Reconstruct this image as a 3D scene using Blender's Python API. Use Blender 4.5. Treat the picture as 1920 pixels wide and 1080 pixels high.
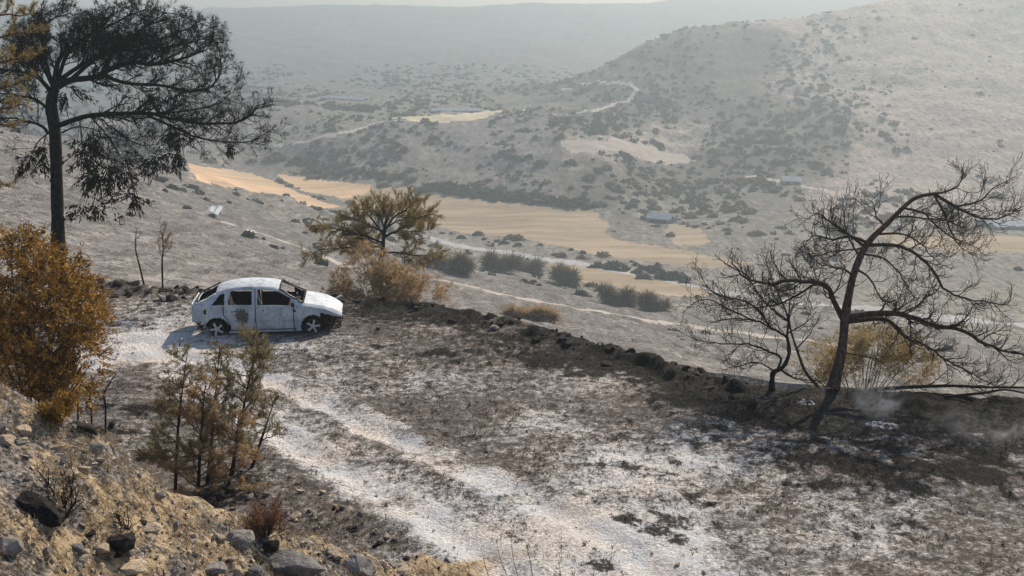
import bpy, bmesh, math, random
import numpy as np
from mathutils import Vector, Matrix

for o in list(bpy.data.objects):
    bpy.data.objects.remove(o)
scene = bpy.context.scene
COL = scene.collection
R = math.radians

# ------------------------------------------------------------------ camera
CAM_H = 8.9            # eye height above the terrace (the photographer stands up on the bank)
F_PX = 2058.0          # focal length in photograph pixels (1920 wide)
HORIZON = 20.0
PITCH = math.atan2(540 - HORIZON, F_PX)
cam_d = bpy.data.cameras.new('camera')
cam = bpy.data.objects.new('camera', cam_d)
COL.objects.link(cam)
cam.location = (0, 0, CAM_H)
cam.rotation_euler = (math.pi / 2 - PITCH, 0, 0)
cam_d.sensor_width = 36.0
cam_d.lens = 36.0 * F_PX / 1920.0
cam_d.clip_start = 0.1
cam_d.clip_end = 20000
scene.camera = cam

# ------------------------------------------------------------------ sky + sun
SUN_EL, SUN_AZ = R(36), R(27)           # beyond the car and a little to the right
world = bpy.data.worlds.new('World')
scene.world = world
world.use_nodes = True
wn = world.node_tree
for n in list(wn.nodes):
    wn.nodes.remove(n)
sky = wn.nodes.new('ShaderNodeTexSky')
sky.sky_type = 'NISHITA'
sky.sun_disc = False
sky.sun_elevation = SUN_EL
sky.sun_rotation = SUN_AZ
sky.air_density = 1.0
sky.dust_density = 1.0
sky.ozone_density = 1.0
bg = wn.nodes.new('ShaderNodeBackground')
bg.inputs['Strength'].default_value = 0.105
wo = wn.nodes.new('ShaderNodeOutputWorld')
wn.links.new(sky.outputs[0], bg.inputs[0])
wn.links.new(bg.outputs[0], wo.inputs[0])

sun_d = bpy.data.lights.new('sun', 'SUN')
sun_d.energy = 5.0
sun_d.angle = R(0.6)
sun_d.color = (1.0, 0.845, 0.655)
sun = bpy.data.objects.new('sun', sun_d)
COL.objects.link(sun)
SUNV = Vector((math.sin(SUN_AZ) * math.cos(SUN_EL), math.cos(SUN_AZ) * math.cos(SUN_EL), math.sin(SUN_EL)))
sun.rotation_euler = (-SUNV).to_track_quat('-Z', 'Y').to_euler()
sun.location = SUNV * 300

vs = scene.view_settings
vs.view_transform = 'Standard'
vs.look = 'None'
vs.gamma = 1.0
vs.use_curve_mapping = False
vs.exposure = 0.70
scene.cycles.use_denoising = True
scene.cycles.max_bounces = 6
scene.cycles.diffuse_bounces = 3
scene.cycles.transparent_max_bounces = 12
scene.cycles.volume_bounces = 1

HAZE_DENSITY = 0.00092
HAZE_COLOR = (0.395, 0.470, 0.525)

# ------------------------------------------------------------------ helpers
def px_dir(px, py):
    cx, cy = (px - 960) / F_PX, (540 - py) / F_PX
    sp, cp = math.sin(PITCH), math.cos(PITCH)
    return np.array([cx, cp + cy * sp, -sp + cy * cp])

def P(px, py, Z):
    """the world point seen at a photograph pixel at depth Z"""
    d = px_dir(px, py) * Z
    return np.array([d[0], d[1], d[2] + CAM_H])

def P0(px, py, z=0.0):
    d = px_dir(px, py)
    t = (z - CAM_H) / d[2]
    return np.array([d[0] * t, d[1] * t, z])

def _hash(ix, iy, seed):
    h = (ix.astype(np.int64) * 374761393 + iy.astype(np.int64) * 668265263 + seed * 1442695041) & 0xFFFFFFFF
    h = ((h ^ (h >> 13)) * 1274126177) & 0xFFFFFFFF
    h = h ^ (h >> 16)
    return (h & 0xFFFFFF).astype(np.float64) / float(0xFFFFFF)

def vnoise(x, y, seed=0):
    x = np.asarray(x, float); y = np.asarray(y, float)
    x0 = np.floor(x); y0 = np.floor(y)
    fx = x - x0; fy = y - y0
    fx = fx * fx * fx * (fx * (fx * 6 - 15) + 10); fy = fy * fy * fy * (fy * (fy * 6 - 15) + 10)
    a = _hash(x0, y0, seed); b = _hash(x0 + 1, y0, seed); c = _hash(x0, y0 + 1, seed); d = _hash(x0 + 1, y0 + 1, seed)
    return (a * (1 - fx) + b * fx) * (1 - fy) + (c * (1 - fx) + d * fx) * fy

def fbm(x, y, octv=4, seed=0, gain=0.5):
    """roughly -1..1"""
    s = 0.0; a = 1.0; t = 0.0
    x = np.asarray(x, float); y = np.asarray(y, float)
    for k in range(octv):
        s = s + a * (vnoise(x * 2 ** k + 17.3 * k, y * 2 ** k - 9.1 * k, seed + k) * 2 - 1)
        t += a; a *= gain
    return s / t * 1.6

def sstep(a, b, x):
    t = np.clip((np.asarray(x, float) - a) / (b - a), 0, 1)
    return t * t * (3 - 2 * t)

def mesh_np(name, V, F, smooth=True, attrs=None):
    """mesh from numpy arrays; F (n,3) or (n,4); attrs: name -> (nv,) floats or (nv,4) colours"""
    V = np.asarray(V, np.float32); F = np.asarray(F, np.int32)
    k = F.shape[1]
    me = bpy.data.meshes.new(name)
    me.vertices.add(len(V)); me.vertices.foreach_set('co', V.ravel())
    me.loops.add(F.size); me.loops.foreach_set('vertex_index', F.ravel())
    me.polygons.add(len(F))
    me.polygons.foreach_set('loop_start', np.arange(0, F.size, k, dtype=np.int32))
    me.polygons.foreach_set('use_smooth', np.full(len(F), smooth, bool))
    for an, av in (attrs or {}).items():
        av = np.asarray(av, np.float32)
        if av.ndim == 1:
            at = me.attributes.new(an, 'FLOAT', 'POINT'); at.data.foreach_set('value', av)
        else:
            at = me.attributes.new(an, 'FLOAT_COLOR', 'POINT'); at.data.foreach_set('color', av.ravel())
    me.update(calc_edges=True)
    return me

def tag(o, label=None, cat=None, group=None, kind=None):
    if label: o['label'] = label
    if cat: o['category'] = cat
    if group: o['group'] = group
    if kind: o['kind'] = kind
    return o

def link(name, me, mat=None, parent=None, loc=None, **kw):
    o = bpy.data.objects.new(name, me)
    COL.objects.link(o)
    if mat is not None and me is not None and not me.materials:
        me.materials.append(mat)
    if parent is not None: o.parent = parent
    if loc is not None: o.location = loc
    return tag(o, **kw)

def empty(name, loc, **kw):
    o = bpy.data.objects.new(name, None)
    COL.objects.link(o); o.location = loc
    return tag(o, **kw)

class NT:
    """small node-tree builder"""
    def __init__(self, name):
        self.m = bpy.data.materials.new(name); self.m.use_nodes = True
        self.t = self.m.node_tree
        for n in list(self.t.nodes): self.t.nodes.remove(n)
        self.out = self.t.nodes.new('ShaderNodeOutputMaterial')
    def n(self, typ, **kw):
        nd = self.t.nodes.new(typ)
        for k, v in kw.items(): setattr(nd, k, v)
        return nd
    def l(self, a, b): self.t.links.new(a, b)
    def set(self, inp, v):
        if hasattr(v, 'is_output') or isinstance(v, bpy.types.NodeSocket): self.l(v, inp)
        elif isinstance(v, (tuple, list)) and len(v) == 3 and inp.type == 'RGBA': inp.default_value = (*v, 1)
        else: inp.default_value = v
    def coord(self): return self.n('ShaderNodeTexCoord').outputs['Object']
    def pos(self): return self.n('ShaderNodeNewGeometry').outputs['Position']
    def mapping(self, v, scale=(1, 1, 1), rot=(0, 0, 0)):
        m = self.n('ShaderNodeMapping'); self.l(v, m.inputs['Vector'])
        m.inputs['Scale'].default_value = scale; m.inputs['Rotation'].default_value = rot
        return m.outputs[0]
    def noise(self, v, scale, detail=4, rough=0.55, dist=0.0):
        n = self.n('ShaderNodeTexNoise'); self.l(v, n.inputs['Vector'])
        n.inputs['Scale'].default_value = scale; n.inputs['Detail'].default_value = detail
        n.inputs['Roughness'].default_value = rough; n.inputs['Distortion'].default_value = dist
        return n.outputs['Fac']
    def voro(self, v, scale, feature='F1', out='Distance'):
        n = self.n('ShaderNodeTexVoronoi', feature=feature); self.l(v, n.inputs['Vector'])
        n.inputs['Scale'].default_value = scale
        return n.outputs[out]
    def attr(self, name, out='Fac'):
        a = self.n('ShaderNodeAttribute'); a.attribute_name = name
        return a.outputs[out]
    def math(self, op, a, b=0.0, c=0.0, clamp=False):
        n = self.n('ShaderNodeMath', operation=op, use_clamp=clamp)
        self.set(n.inputs[0], a); self.set(n.inputs[1], b); self.set(n.inputs[2], c)
        return n.outputs[0]
    def ramp(self, v, a, b, lo=0.0, hi=1.0):
        n = self.n('ShaderNodeMapRange', interpolation_type='SMOOTHSTEP')
        self.set(n.inputs['Value'], v); self.set(n.inputs['From Min'], a); self.set(n.inputs['From Max'], b)
        self.set(n.inputs['To Min'], lo); self.set(n.inputs['To Max'], hi)
        return n.outputs[0]
    def mix(self, f, a, b, mode='MIX'):
        n = self.n('ShaderNodeMix', data_type='RGBA', blend_type=mode)
        self.set(n.inputs[0], f); self.set(n.inputs[6], a); self.set(n.inputs[7], b)
        return n.outputs[2]
    def bump(self, h, strength=0.5, dist=0.05, normal=None):
        n = self.n('ShaderNodeBump'); self.set(n.inputs['Height'], h)
        n.inputs['Strength'].default_value = strength; n.inputs['Distance'].default_value = dist
        if normal is not None: self.l(normal, n.inputs['Normal'])
        return n.outputs[0]
    def bsdf(self, color, rough=0.9, normal=None, metallic=0.0, spec=0.25):
        n = self.n('ShaderNodeBsdfPrincipled')
        self.set(n.inputs['Base Color'], color); self.set(n.inputs['Roughness'], rough)
        self.set(n.inputs['Metallic'], metallic); self.set(n.inputs['Specular IOR Level'], spec)
        if normal is not None: self.l(normal, n.inputs['Normal'])
        self.l(n.outputs[0], self.out.inputs['Surface'])
        return n

rng = np.random.default_rng(7)
random.seed(7)
# ------------------------------------------------------------------ the shape of the land
# valley and hills: control points (photograph pixel, height) turned into (bearing, log distance, height, albedo, scrub)
ASH = (.125, .122, .122); BLUFF = (.15, .143, .145); FAR = (.12, .135, .14); PALE = (.30, .258, .235)
DARK = (.088, .084, .080); VAL = (.175, .168, .15); GRN = (.17, .17, .13)
CTRL = [
 # under the terrace
 *[(px, 760, -3.0, ASH, 0) for px in (-500, 0, 400, 800, 1200, 1600, 2000, 2500)],
 # burnt slope at the left, coming down towards the right
 (-400, 470, -1.5, ASH, .1), (-400, 330, -4, ASH, .2), (-400, 230, -6, ASH, .2),
 (0, 505, -2.2, ASH, .1), (0, 400, -6, ASH, .2), (0, 300, -11, ASH, .3), (0, 240, -14, BLUFF, .3),
 (200, 500, -4.5, ASH, .1), (200, 450, -9, ASH, .2), (200, 380, -15, ASH, .3), (200, 310, -23, ASH, .4),
 (400, 500, -9, ASH, .2), (400, 450, -18, ASH, .2), (400, 400, -28, ASH, .4), (400, 340, -44, VAL, .2),
 (600, 520, -17, ASH, .2), (600, 460, -36, ASH, .3), (600, 400, -54, VAL, .3),
 (800, 545, -22, ASH, .2), (800, 500, -42, ASH, .3), (800, 450, -58, VAL, .4),
 (950, 580, -24, ASH, .2), (1000, 540, -42, ASH, .3), (1000, 490, -58, VAL, .3),
 (1200, 640, -22, ASH, .2), (1200, 590, -40, ASH, .2), (1200, 540, -56, VAL, .3),
 (1400, 660, -26, ASH, .2), (1450, 610, -42, ASH, .2), (1450, 560, -56, VAL, .2),
 (1700, 650, -34, ASH, .2), (1700, 590, -50, VAL, .2), (1900, 660, -34, ASH, .1), (1900, 590, -52, VAL, .2), (2400, 640, -40, ASH, .2),
 # valley floor
 (400, 312, -58, VAL, .3), (500, 326, -60, VAL, .2), (700, 346, -60, VAL, .2), (900, 374, -60, VAL, .2),
 (1000, 430, -60, VAL, .2), (1100, 388, -60, VAL, .4), (1200, 460, -60, VAL, .2), (1350, 430, -60, VAL, .4), (1400, 500, -60, VAL, .2),
 (1550, 470, -60, VAL, .2), (1600, 520, -60, VAL, .1), (1900, 520, -60, VAL, .1), (1900, 450, -60, VAL, .1), (2400, 450, -60, VAL, .1),
 # bluff and bench in the middle distance
 (150, 265, -50, BLUFF, .4), (300, 262, -50, BLUFF, .4), (450, 296, -58, GRN, .4), (450, 250, -50, BLUFF, .5), (600, 310, -58, GRN, .5), (600, 262, -49, BLUFF, .4),
 (750, 335, -58.5, GRN, .5), (750, 290, -52, BLUFF, .2), (750, 245, -46, BLUFF, .4),
 (950, 352, -58, BLUFF, .5), (950, 295, -50, BLUFF, .2), (950, 250, -45.5, BLUFF, .3),
 (1100, 368, -58, DARK, .7), (1120, 320, -52, DARK, .6), (1120, 270, -47, PALE, .2), (1100, 230, -43, DARK, .6),
 (200, 215, -45, BLUFF, .4), (450, 215, -45, BLUFF, .5), (700, 215, -45, GRN, .5), (900, 212, -45, VAL, .3), (1000, 198, -45, VAL, .3),
 (-300, 200, -45, FAR, .4), (0, 190, -45, FAR, .4), (300, 188, -45, FAR, .5), (600, 188, -45, VAL, .5), (850, 186, -45, GRN, .5),
]
# far hill and right hill: (pixel, depth)
CTRLZ = [
 *[(px, 150, 840, FAR, .3) for px in (-700, -300, 100, 400, 700, 950)],
 *[(px, 100, 1080, FAR, .12) for px in (-700, -300, 100, 400, 700, 1000)],
 *[(px, 54, 1400, FAR, .1) for px in (-700, -300, 100, 400, 700, 1000, 1300)],
 *[(px, 25 - max(px, 0) * 0.019, 1760, FAR, .2) for px in (-700, -300, 100, 400, 700, 1000, 1300, 1700)],
 *[(px, 44 - max(px, 0) * .012, 2050, FAR, .2) for px in (-700, 100, 1000, 1800, 2600)],
 *[(px, 40 - max(px, 0) * .012, 2600, FAR, .2) for px in (-700, 100, 1000, 1800, 2600)],
 (1050, 168, 690, DARK, .7), (1120, 134, 697, DARK, .5), (1200, 86, 706, DARK, .4), (1300, 52, 720, DARK, .3), (1450, 30, 740, PALE, .2),
 (1640, 2, 770, PALE, .1), (1920, -58, 800, PALE, .1), (2300, -110, 820, PALE, .1), (2900, -140, 830, PALE, .1),
 # behind the ridge the ground drops away again
 (1150, 150, 800, FAR, .2), (1350, 110, 850, FAR, .2), (1600, 80, 900, FAR, .2), (1950, 20, 960, FAR, .2), (2600, 0, 1000, FAR, .2),
 (1200, 205, 585, DARK, .7), (1150, 175, 625, DARK, .7), (1250, 130, 655, DARK, .5), (1250, 270, 525, PALE, .2), (1280, 300, 500, DARK, .5), (1250, 340, 458, DARK, .8), (1250, 375, 425, VAL, .6),
 (1400, 100, 663, DARK, .3), (1400, 200, 572, DARK, .7), (1400, 280, 500, DARK, .9), (1420, 330, 457, DARK, .8), (1400, 365, 425, BLUFF, .6),
 (1500, 150, 612, PALE, .35), (1520, 230, 540, DARK, .7), (1520, 290, 488, DARK, .8),
 (1600, 100, 655, PALE, .15), (1650, 200, 560, PALE, .25), (1650, 300, 480, PALE, .2), (1600, 355, 432, PALE, .3),
 (1900, 50, 690, PALE, .1), (1900, 120, 625, PALE, .1), (1900, 220, 540, PALE, .12), (1900, 310, 468, PALE, .12), (1900, 390, 398, PALE, .15),
 (2400, 50, 690, PALE, .1), (2400, 220, 540, PALE, .1), (2400, 370, 410, PALE, .1),
]
_c = []
for px, py, z, col, vg in CTRL:
    p = P0(px, py, z); _c.append((*p, *col, vg))
for px, py, Z, col, vg in CTRLZ:
    p = P(px, py, Z); _c.append((*p, *col, vg))
_c = np.array(_c)
_cu = np.stack([np.arctan2(_c[:, 0], _c[:, 1]) * 4.0, np.log(np.hypot(_c[:, 0], _c[:, 1])) * 1.6], 1)
def _tps(d2): return 0.5 * d2 * np.log(d2 + 1e-9)
_n = len(_c)
_A = np.zeros((_n + 3, _n + 3))
_A[:_n, :_n] = _tps(((_cu[:, None] - _cu[None]) ** 2).sum(-1)) + np.eye(_n) * 0.0015
_A[:_n, _n] = 1; _A[:_n, _n + 1:] = _cu; _A[_n, :_n] = 1; _A[_n + 1:, :_n] = _cu.T
_w = np.linalg.solve(_A, np.concatenate([_c[:, 2], np.zeros(3)]))

def valley_base(x, y):
    x = np.asarray(x, float).ravel(); y = np.asarray(y, float).ravel()
    u = np.stack([np.arctan2(x, y) * 4.0, np.log(np.hypot(x, y)) * 1.6], 1)
    out = np.empty(len(x))
    for i in range(0, len(x), 40000):
        k = u[i:i + 40000]
        d2 = ((k[:, None, :] - _cu[None]) ** 2).sum(-1)
        out[i:i + 40000] = _tps(d2) @ _w[:_n] + _w[_n] + k @ _w[_n + 1:]
    return out

def valley_tint(x, y):
    x = np.asarray(x, float).ravel(); y = np.asarray(y, float).ravel()
    r = np.hypot(x, y)
    # ragged edges between the kinds of ground
    az = np.arctan2(x, y) + 0.03 * fbm(x / (r * .05 + 4), y / (r * .1 + 4), 4, 91)
    lr = np.log(r) + 0.035 * fbm(x / (r * .05 + 4), y / (r * .1 + 4), 4, 57)
    u = np.stack([az * 4.0, lr * 1.6], 1)
    out = np.empty((len(x), 4))
    for i in range(0, len(x), 40000):
        k = u[i:i + 40000]
        d2 = ((k[:, None, :] - _cu[None]) ** 2).sum(-1) + 1e-4
        w = d2 ** -2.2
        out[i:i + 40000] = (w @ _c[:, 3:7]) / w.sum(1, keepdims=True)
    return out

def valley_z(x, y):
    x = np.asarray(x, float).ravel(); y = np.asarray(y, float).ravel()
    z = valley_base(x, y)
    r = np.hypot(x, y)
    amp = np.clip((r - 35) / 60, 0.06, 1)
    # gullies and knolls; flatter on the valley floor
    flat = sstep(-56.5, -52, z)
    big = np.clip((r - 150) / 250, 0, 1) * (0.15 + 0.85 * flat)
    # the valley sheet stays under the terrace and falls away from its edge
    lim = np.where(np.abs(x) < 60, -2.0 - .42 * np.clip(y - np.interp(x, _E[:, 0], _E[:, 1]) - 3, 0, None) * sstep(-14, -2, x), 1e3)
    z = np.where(r < 75, np.minimum(z, lim), z)
    gully = np.abs(fbm(x / 60 + .35 * fbm(x / 25, y / 25, 2, 19), y / 150, 4, 17))
    z = z + big * flat * (1.4 - 3.2 * gully + .45 * np.abs(((z + .8 * fbm(x / 30, y / 30, 2, 18)) / 5.5) % 1 * 2 - 1))
    z = z + big * 2.2 * fbm(x / 55, y / 80, 4, 11) + amp * (0.25 + .75 * flat) * (0.55 * fbm(x / 9, y / 9, 3, 5) + .18 * fbm(x / 2.6, y / 2.6, 2, 8))
    return z

# the terrace the car stands on, its outer edge y = edge(x), and the bank the photograph was taken from
_E = [P0(px, py) for px, py in ((-150, 522), (60, 522), (180, 527), (380, 545), (640, 560), (800, 574), (960, 600), (1150, 652), (1300, 690),
                               (1390, 722), (1480, 727), (1600, 727), (1750, 735), (1920, 748), (2200, 770))]
_E = np.array([(-40, 40, 0)] + [tuple(e) for e in _E] + [(45, 20, 0)])
def edge_y(x):
    x = np.asarray(x, float)
    return np.interp(x, _E[:, 0], _E[:, 1]) + 0.30 * fbm(x / 1.7, x * 0 + 3.3, 3, 31)

_SX = np.array([-40, -16, -12, -8.5, -6.06, -4.9, -3.8, -2.7, -1.9, -1.0, -0.3, 1.0])
_SH = np.array([13., 9.2, 8.0, 6.1, 4.55, 3.85, 2.75, 1.75, 1.05, .35, .0, -.6])
_SY = np.array([11, 11.5, 12.0, 12.2, 12.3, 12.45, 12.9, 14.0, 14.8, 15.8, 16.6, 17.5])
def bank_z(x, y):
    """height of the bank in the foreground (negative where there is none)"""
    x = np.asarray(x, float); y = np.asarray(y, float)
    h = np.interp(x, _SX, _SH); yc = np.interp(x, _SX, _SY) + .25 * fbm(x / 1.1, y * 0, 3, 77)
    over = np.clip(y - yc, 0, None)
    spur = h - 0.9 * np.sqrt(over * over + .09) + .27
    foot = 7.2 - 0.62 * y - 0.03 * np.abs(x)
    z = np.maximum(spur, foot)
    return z + .16 * fbm(x / 1.3, y / 1.3, 4, 21) + 0.05 * fbm(x / .28, y / .28, 2, 22)

RUT1 = [(150, 690), (230, 676), (330, 668), (440, 690), (540, 728), (680, 790), (800, 848), (950, 920), (1080, 980), (1220, 1070), (1320, 1150)]
RUT2 = [(100, 665), (200, 645), (280, 640), (400, 740), (520, 810), (640, 880), (760, 950), (860, 1015), (960, 1090), (1050, 1180)]
_RW = [np.array([P0(a, b)[:2] for a, b in r]) for r in (RUT1, RUT2)]
def rut_depth(x, y):
    pts = np.stack([np.ravel(x), np.ravel(y)], 1); d = np.full(len(pts), 1e9)
    for W in _RW:
        for a, b in zip(W[:-1], W[1:]):
            ab = b - a; t = np.clip(((pts - a) @ ab) / (ab @ ab), 0, 1)
            d = np.minimum(d, np.hypot(*(pts - a - t[:, None] * ab).T))
    d = d.reshape(np.shape(x))
    return np.exp(-(d / .26) ** 2) - .45 * np.exp(-((d - .5) / .18) ** 2)

def terrace_z(x, y):
    x = np.asarray(x, float); y = np.asarray(y, float)
    s = edge_y(x) - y
    z = 0.10 * fbm(x / 6, y / 6, 3, 41) + 0.045 * fbm(x / .9, y / .9, 3, 42) + 0.018 * fbm(x / .25, y / .25, 2, 43)
    berm = (0.03 + .20 * fbm(x / .55, y / .55, 3, 44)) * np.exp(-((s - .55) / .6) ** 2)
    z = z + np.clip(berm, 0, 1)
    z = z - .07 * rut_depth(x, y)
    # smooth spot for the car
    flat = np.exp(-(((x + 7) / 3.4) ** 4 + ((y - 30.6) / 2.3) ** 4))
    z = z * (1 - .85 * flat)
    return np.where(s < 0, z + s * 0.85, z)

def near_z(x, y):
    return np.maximum(terrace_z(x, y), bank_z(x, y))

def ground_z(x, y):
    x = np.atleast_1d(np.asarray(x, float)); y = np.atleast_1d(np.asarray(y, float))
    v = valley_z(x, y)
    near = near_z(x, y)
    ok = (np.abs(x) < 30) & (y > 3) & (y < 44)
    return np.where(ok, np.maximum(near, v), v)

def hit(px, py, tmin=6.0, tmax=2500.0, n=1400):
    """where the sight line through a photograph pixel meets the ground"""
    d = px_dir(px, py)
    t = np.geomspace(tmin, tmax, n)
    x, y, z = d[0] * t, d[1] * t, CAM_H + d[2] * t
    g = ground_z(x, y)
    below = np.nonzero(z < g)[0]
    i = below[0] if len(below) else n - 1
    j = max(i - 1, 0)
    a, b = z[j] - g[j], z[i] - g[i]
    k = a / (a - b) if a != b else 0
    tt = t[j] + (t[i] - t[j]) * k
    xx, yy = d[0] * tt, d[1] * tt
    return np.array([xx, yy, float(ground_z(xx, yy)[0])])

# ------------------------------------------------------------------ materials of the ground
def land_material(name, field=None, road=False, contrast=1.0):
    m = NT(name); p = m.pos()
    g = m.mapping(p, (1, 1, 1.0))
    big = m.noise(g, .018, 5, .6)
    mid = m.noise(g, .11, 5, .65)
    fine = m.noise(g, .55, 4, .7)
    tiny = m.noise(g, 2.4, 3, .7)
    if road:
        col = m.mix(m.ramp(mid, .35, .7), road, tuple(c * .78 for c in road))
        col = m.mix(m.ramp(fine, .62, .75), col, tuple(c * .6 for c in road))
    elif field:
        st = m.noise(m.mapping(p, (.022, .13, .1), (0, 0, R(-14))), 1.0, 7, .72)
        col = m.mix(m.ramp(st, .40, .60), field, tuple(c * .68 for c in field))
        col = m.mix(m.ramp(big, .5, .68), col, (field[0] * .72, field[1] * .78, field[2] * .8))
        col = m.mix(m.ramp(fine, .62, .8, 0, .35), col, (.5, .42, .3))
    else:
        base = m.attr('tint', 'Color'); veg = m.attr('scrub'); ro = m.attr('rough')
        col = m.mix(m.ramp(big, .38, .66), base, m.mix(1.0, base, (.72, .72, .74), 'MULTIPLY'))
        col = m.mix(m.ramp(mid, .5, .72, 0, .8), col, m.mix(1.0, base, (1.55, 1.5, 1.42), 'MULTIPLY'))
        # pale ash and bare rock flecks
        # streaks running down the slope towards the right
        stk = m.noise(m.mapping(p, (.55, .09, .3), (0, 0, R(-28))), 1.0, 6, .7)
        col = m.mix(m.math('MULTIPLY', ro, m.ramp(stk, .54, .62, 0, .7)), col, m.mix(1.0, base, (1.9, 1.85, 1.8), 'MULTIPLY'))
        col = m.mix(m.math('MULTIPLY', ro, m.ramp(stk, .48, .40, 0, .85)), col, m.mix(1.0, base, (.38, .37, .36), 'MULTIPLY'))
        col = m.mix(m.math('MULTIPLY', ro, m.ramp(fine, .56, .64, 0, .65)), col, m.mix(1.0, base, (1.8, 1.75, 1.7), 'MULTIPLY'))
        # charred tussocks and low scrub, thicker where the scrub is
        sp = m.noise(m.mapping(p, (1, .8, 1)), .30, 5, .72)
        th = m.math('MULTIPLY_ADD', veg, -.14, .57)
        col = m.mix(m.ramp(sp, th, m.math('ADD', th, .07), 0, .85), col, (.055, .055, .048))
        sp2 = m.noise(p, 1.3, 4, .75)
        col = m.mix(m.math('MULTIPLY', ro, m.ramp(sp2, .52, .58, 0, .85)), col, (.06, .056, .052))
        sp3 = m.noise(p, 5.5, 3, .75)
        col = m.mix(m.math('MULTIPLY', ro, m.ramp(sp3, .56, .62, 0, .5)), col, (.48, .45, .43))
    nrm = m.bump(m.math('ADD', m.math('MULTIPLY', fine, 1.0), m.math('MULTIPLY', tiny, .3)), .45 * contrast, .8)
    m.bsdf(col, .95, nrm, spec=.1)
    return m.m

M = {}
M['land'] = land_material('burnt_land')
M['field_gold'] = land_material('stubble_field', field=(.66, .455, .28))
M['field_tan'] = land_material('tan_field', field=(.35, .28, .195))
M['field_sand'] = land_material('sand_field', field=(.60, .52, .36))
M['road_pale'] = land_material('pale_dirt_road', road=(.40, .365, .33))
M['cut_pale'] = land_material('bare_cut', road=(.36, .32, .29))
M['road_grey'] = land_material('grey_road', road=(.36, .37, .385))

# ------------------------------------------------------------------ valley sheet: one polar grid, its faces shared out between the pieces of the setting
def pip(pts, poly):
    x, y = pts[:, 0], pts[:, 1]; inside = np.zeros(len(pts), bool)
    n = len(poly)
    for i in range(n):
        x0, y0 = poly[i]; x1, y1 = poly[(i + 1) % n]
        c = ((y0 > y) != (y1 > y)) & (x < (x1 - x0) * (y - y0) / (y1 - y0 + 1e-12) + x0)
        inside ^= c
    return inside

def near_line(pts, line, width):
    d = np.full(len(pts), 1e9)
    for a, b in zip(line[:-1], line[1:]):
        ab = b - a; t = np.clip(((pts - a) @ ab) / (ab @ ab + 1e-9), 0, 1)
        d = np.minimum(d, np.hypot(*(pts - a - t[:, None] * ab).T))
    return d < width

AZ = np.concatenate([np.linspace(-1.25, -.47, 60, endpoint=False), np.linspace(-.47, .47, 860), np.linspace(.47, 1.25, 60)[1:]])
RR = np.concatenate([np.geomspace(22, 45, 40, endpoint=False), np.geomspace(45, 1900, 640, endpoint=False), np.geomspace(1900, 2600, 16)])
GA, GR = np.meshgrid(AZ, RR)
VX, VY = (np.sin(GA) * GR).ravel(), (np.cos(GA) * GR).ravel()
VZ = valley_z(VX, VY)
TINT = valley_tint(VX, VY)
na, nr = len(AZ), len(RR)
idx = np.arange(na * nr).reshape(nr, na)
QUADS = np.stack([idx[:-1, :-1].ravel(), idx[:-1, 1:].ravel(), idx[1:, 1:].ravel(), idx[1:, :-1].ravel()], 1)
VV = np.stack([VX, VY, VZ], 1)
FC = VV[QUADS].mean(1)[:, :2]
fr = np.hypot(FC[:, 0], FC[:, 1])
# ragged outlines
FJ = FC + np.stack([fbm(FC[:, 0] / 14, FC[:, 1] / 14, 3, 61), fbm(FC[:, 0] / 14, FC[:, 1] / 14, 3, 62)], 1) * 2.5
owner = np.zeros(len(QUADS), int)

REGIONS = []   # (name, label, category, material, kind of shape, points in photograph pixels, width)
def reg(*a): REGIONS.append(a)
reg('field', 'bright peach coloured stubble field behind the windswept pine', 'field', 'field_gold', 'poly',
    [(505, 326), (575, 331), (640, 340), (700, 350), (690, 362), (650, 372), (610, 366), (560, 352)], 0)
reg('field', 'long tan stubble field crossing the valley floor', 'field', 'field_tan', 'poly',
    [(640, 340), (690, 346), (850, 366), (1000, 381), (1090, 386), (1122, 402), (1138, 428), (1165, 452), (1240, 466), (1330, 478), (1420, 492), (1330, 503), (1180, 487), (1060, 466), (900, 441), (790, 420), (730, 402), (650, 378), (620, 366)], 0)
reg('field', 'small orange field below the burnt slope behind the tall pine', 'field', 'field_gold', 'poly',
    [(352, 306), (430, 316), (500, 336), (560, 358), (640, 388), (600, 391), (520, 368), (440, 352), (360, 338)], 0)
reg('field', 'narrow tan field between the grey road and the dry shrubs', 'field', 'field_tan', 'poly',
    [(1030, 492), (1120, 503), (1320, 538), (1330, 556), (1240, 552), (1120, 533), (1050, 515)], 0)
reg('field', 'small square tan field at the foot of the bluff', 'field', 'field_tan', 'poly',
    [(1240, 420), (1310, 428), (1335, 452), (1325, 464), (1270, 458)], 0)
reg('field', 'pale sandy strip field on the upper bench', 'field', 'field_sand', 'poly',
    [(740, 221), (830, 214), (940, 206), (1000, 196), (985, 210), (900, 222), (800, 229)], 0)
reg('field', 'pale tan field beyond the bare pine at the hill foot', 'field', 'field_tan', 'poly',
    [(1640, 432), (1780, 440), (2000, 452), (2000, 480), (1800, 474), (1660, 458)], 0)
reg('road', 'pale grey road running along the valley floor', 'road', 'road_grey', 'line',
    [(800, 445), (870, 463), (960, 476), (1060, 490), (1140, 505), (1230, 524), (1330, 546), (1420, 556), (1560, 572), (1700, 590), (1920, 612), (2300, 640)], 3.4)
reg('dirt_track', 'pale dirt track descending the burnt slope behind the car', 'track', 'road_pale', 'line',
    [(430, 420), (470, 431), (530, 452), (580, 472), (640, 492), (700, 510)], 1.1)
reg('dirt_track', 'pale dirt track on the slope below the terrace edge', 'track', 'road_pale', 'line',
    [(780, 515), (830, 525), (900, 540), (1000, 562), (1100, 580), (1200, 598), (1300, 612), (1420, 628), (1600, 650)], 1.2)
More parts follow.
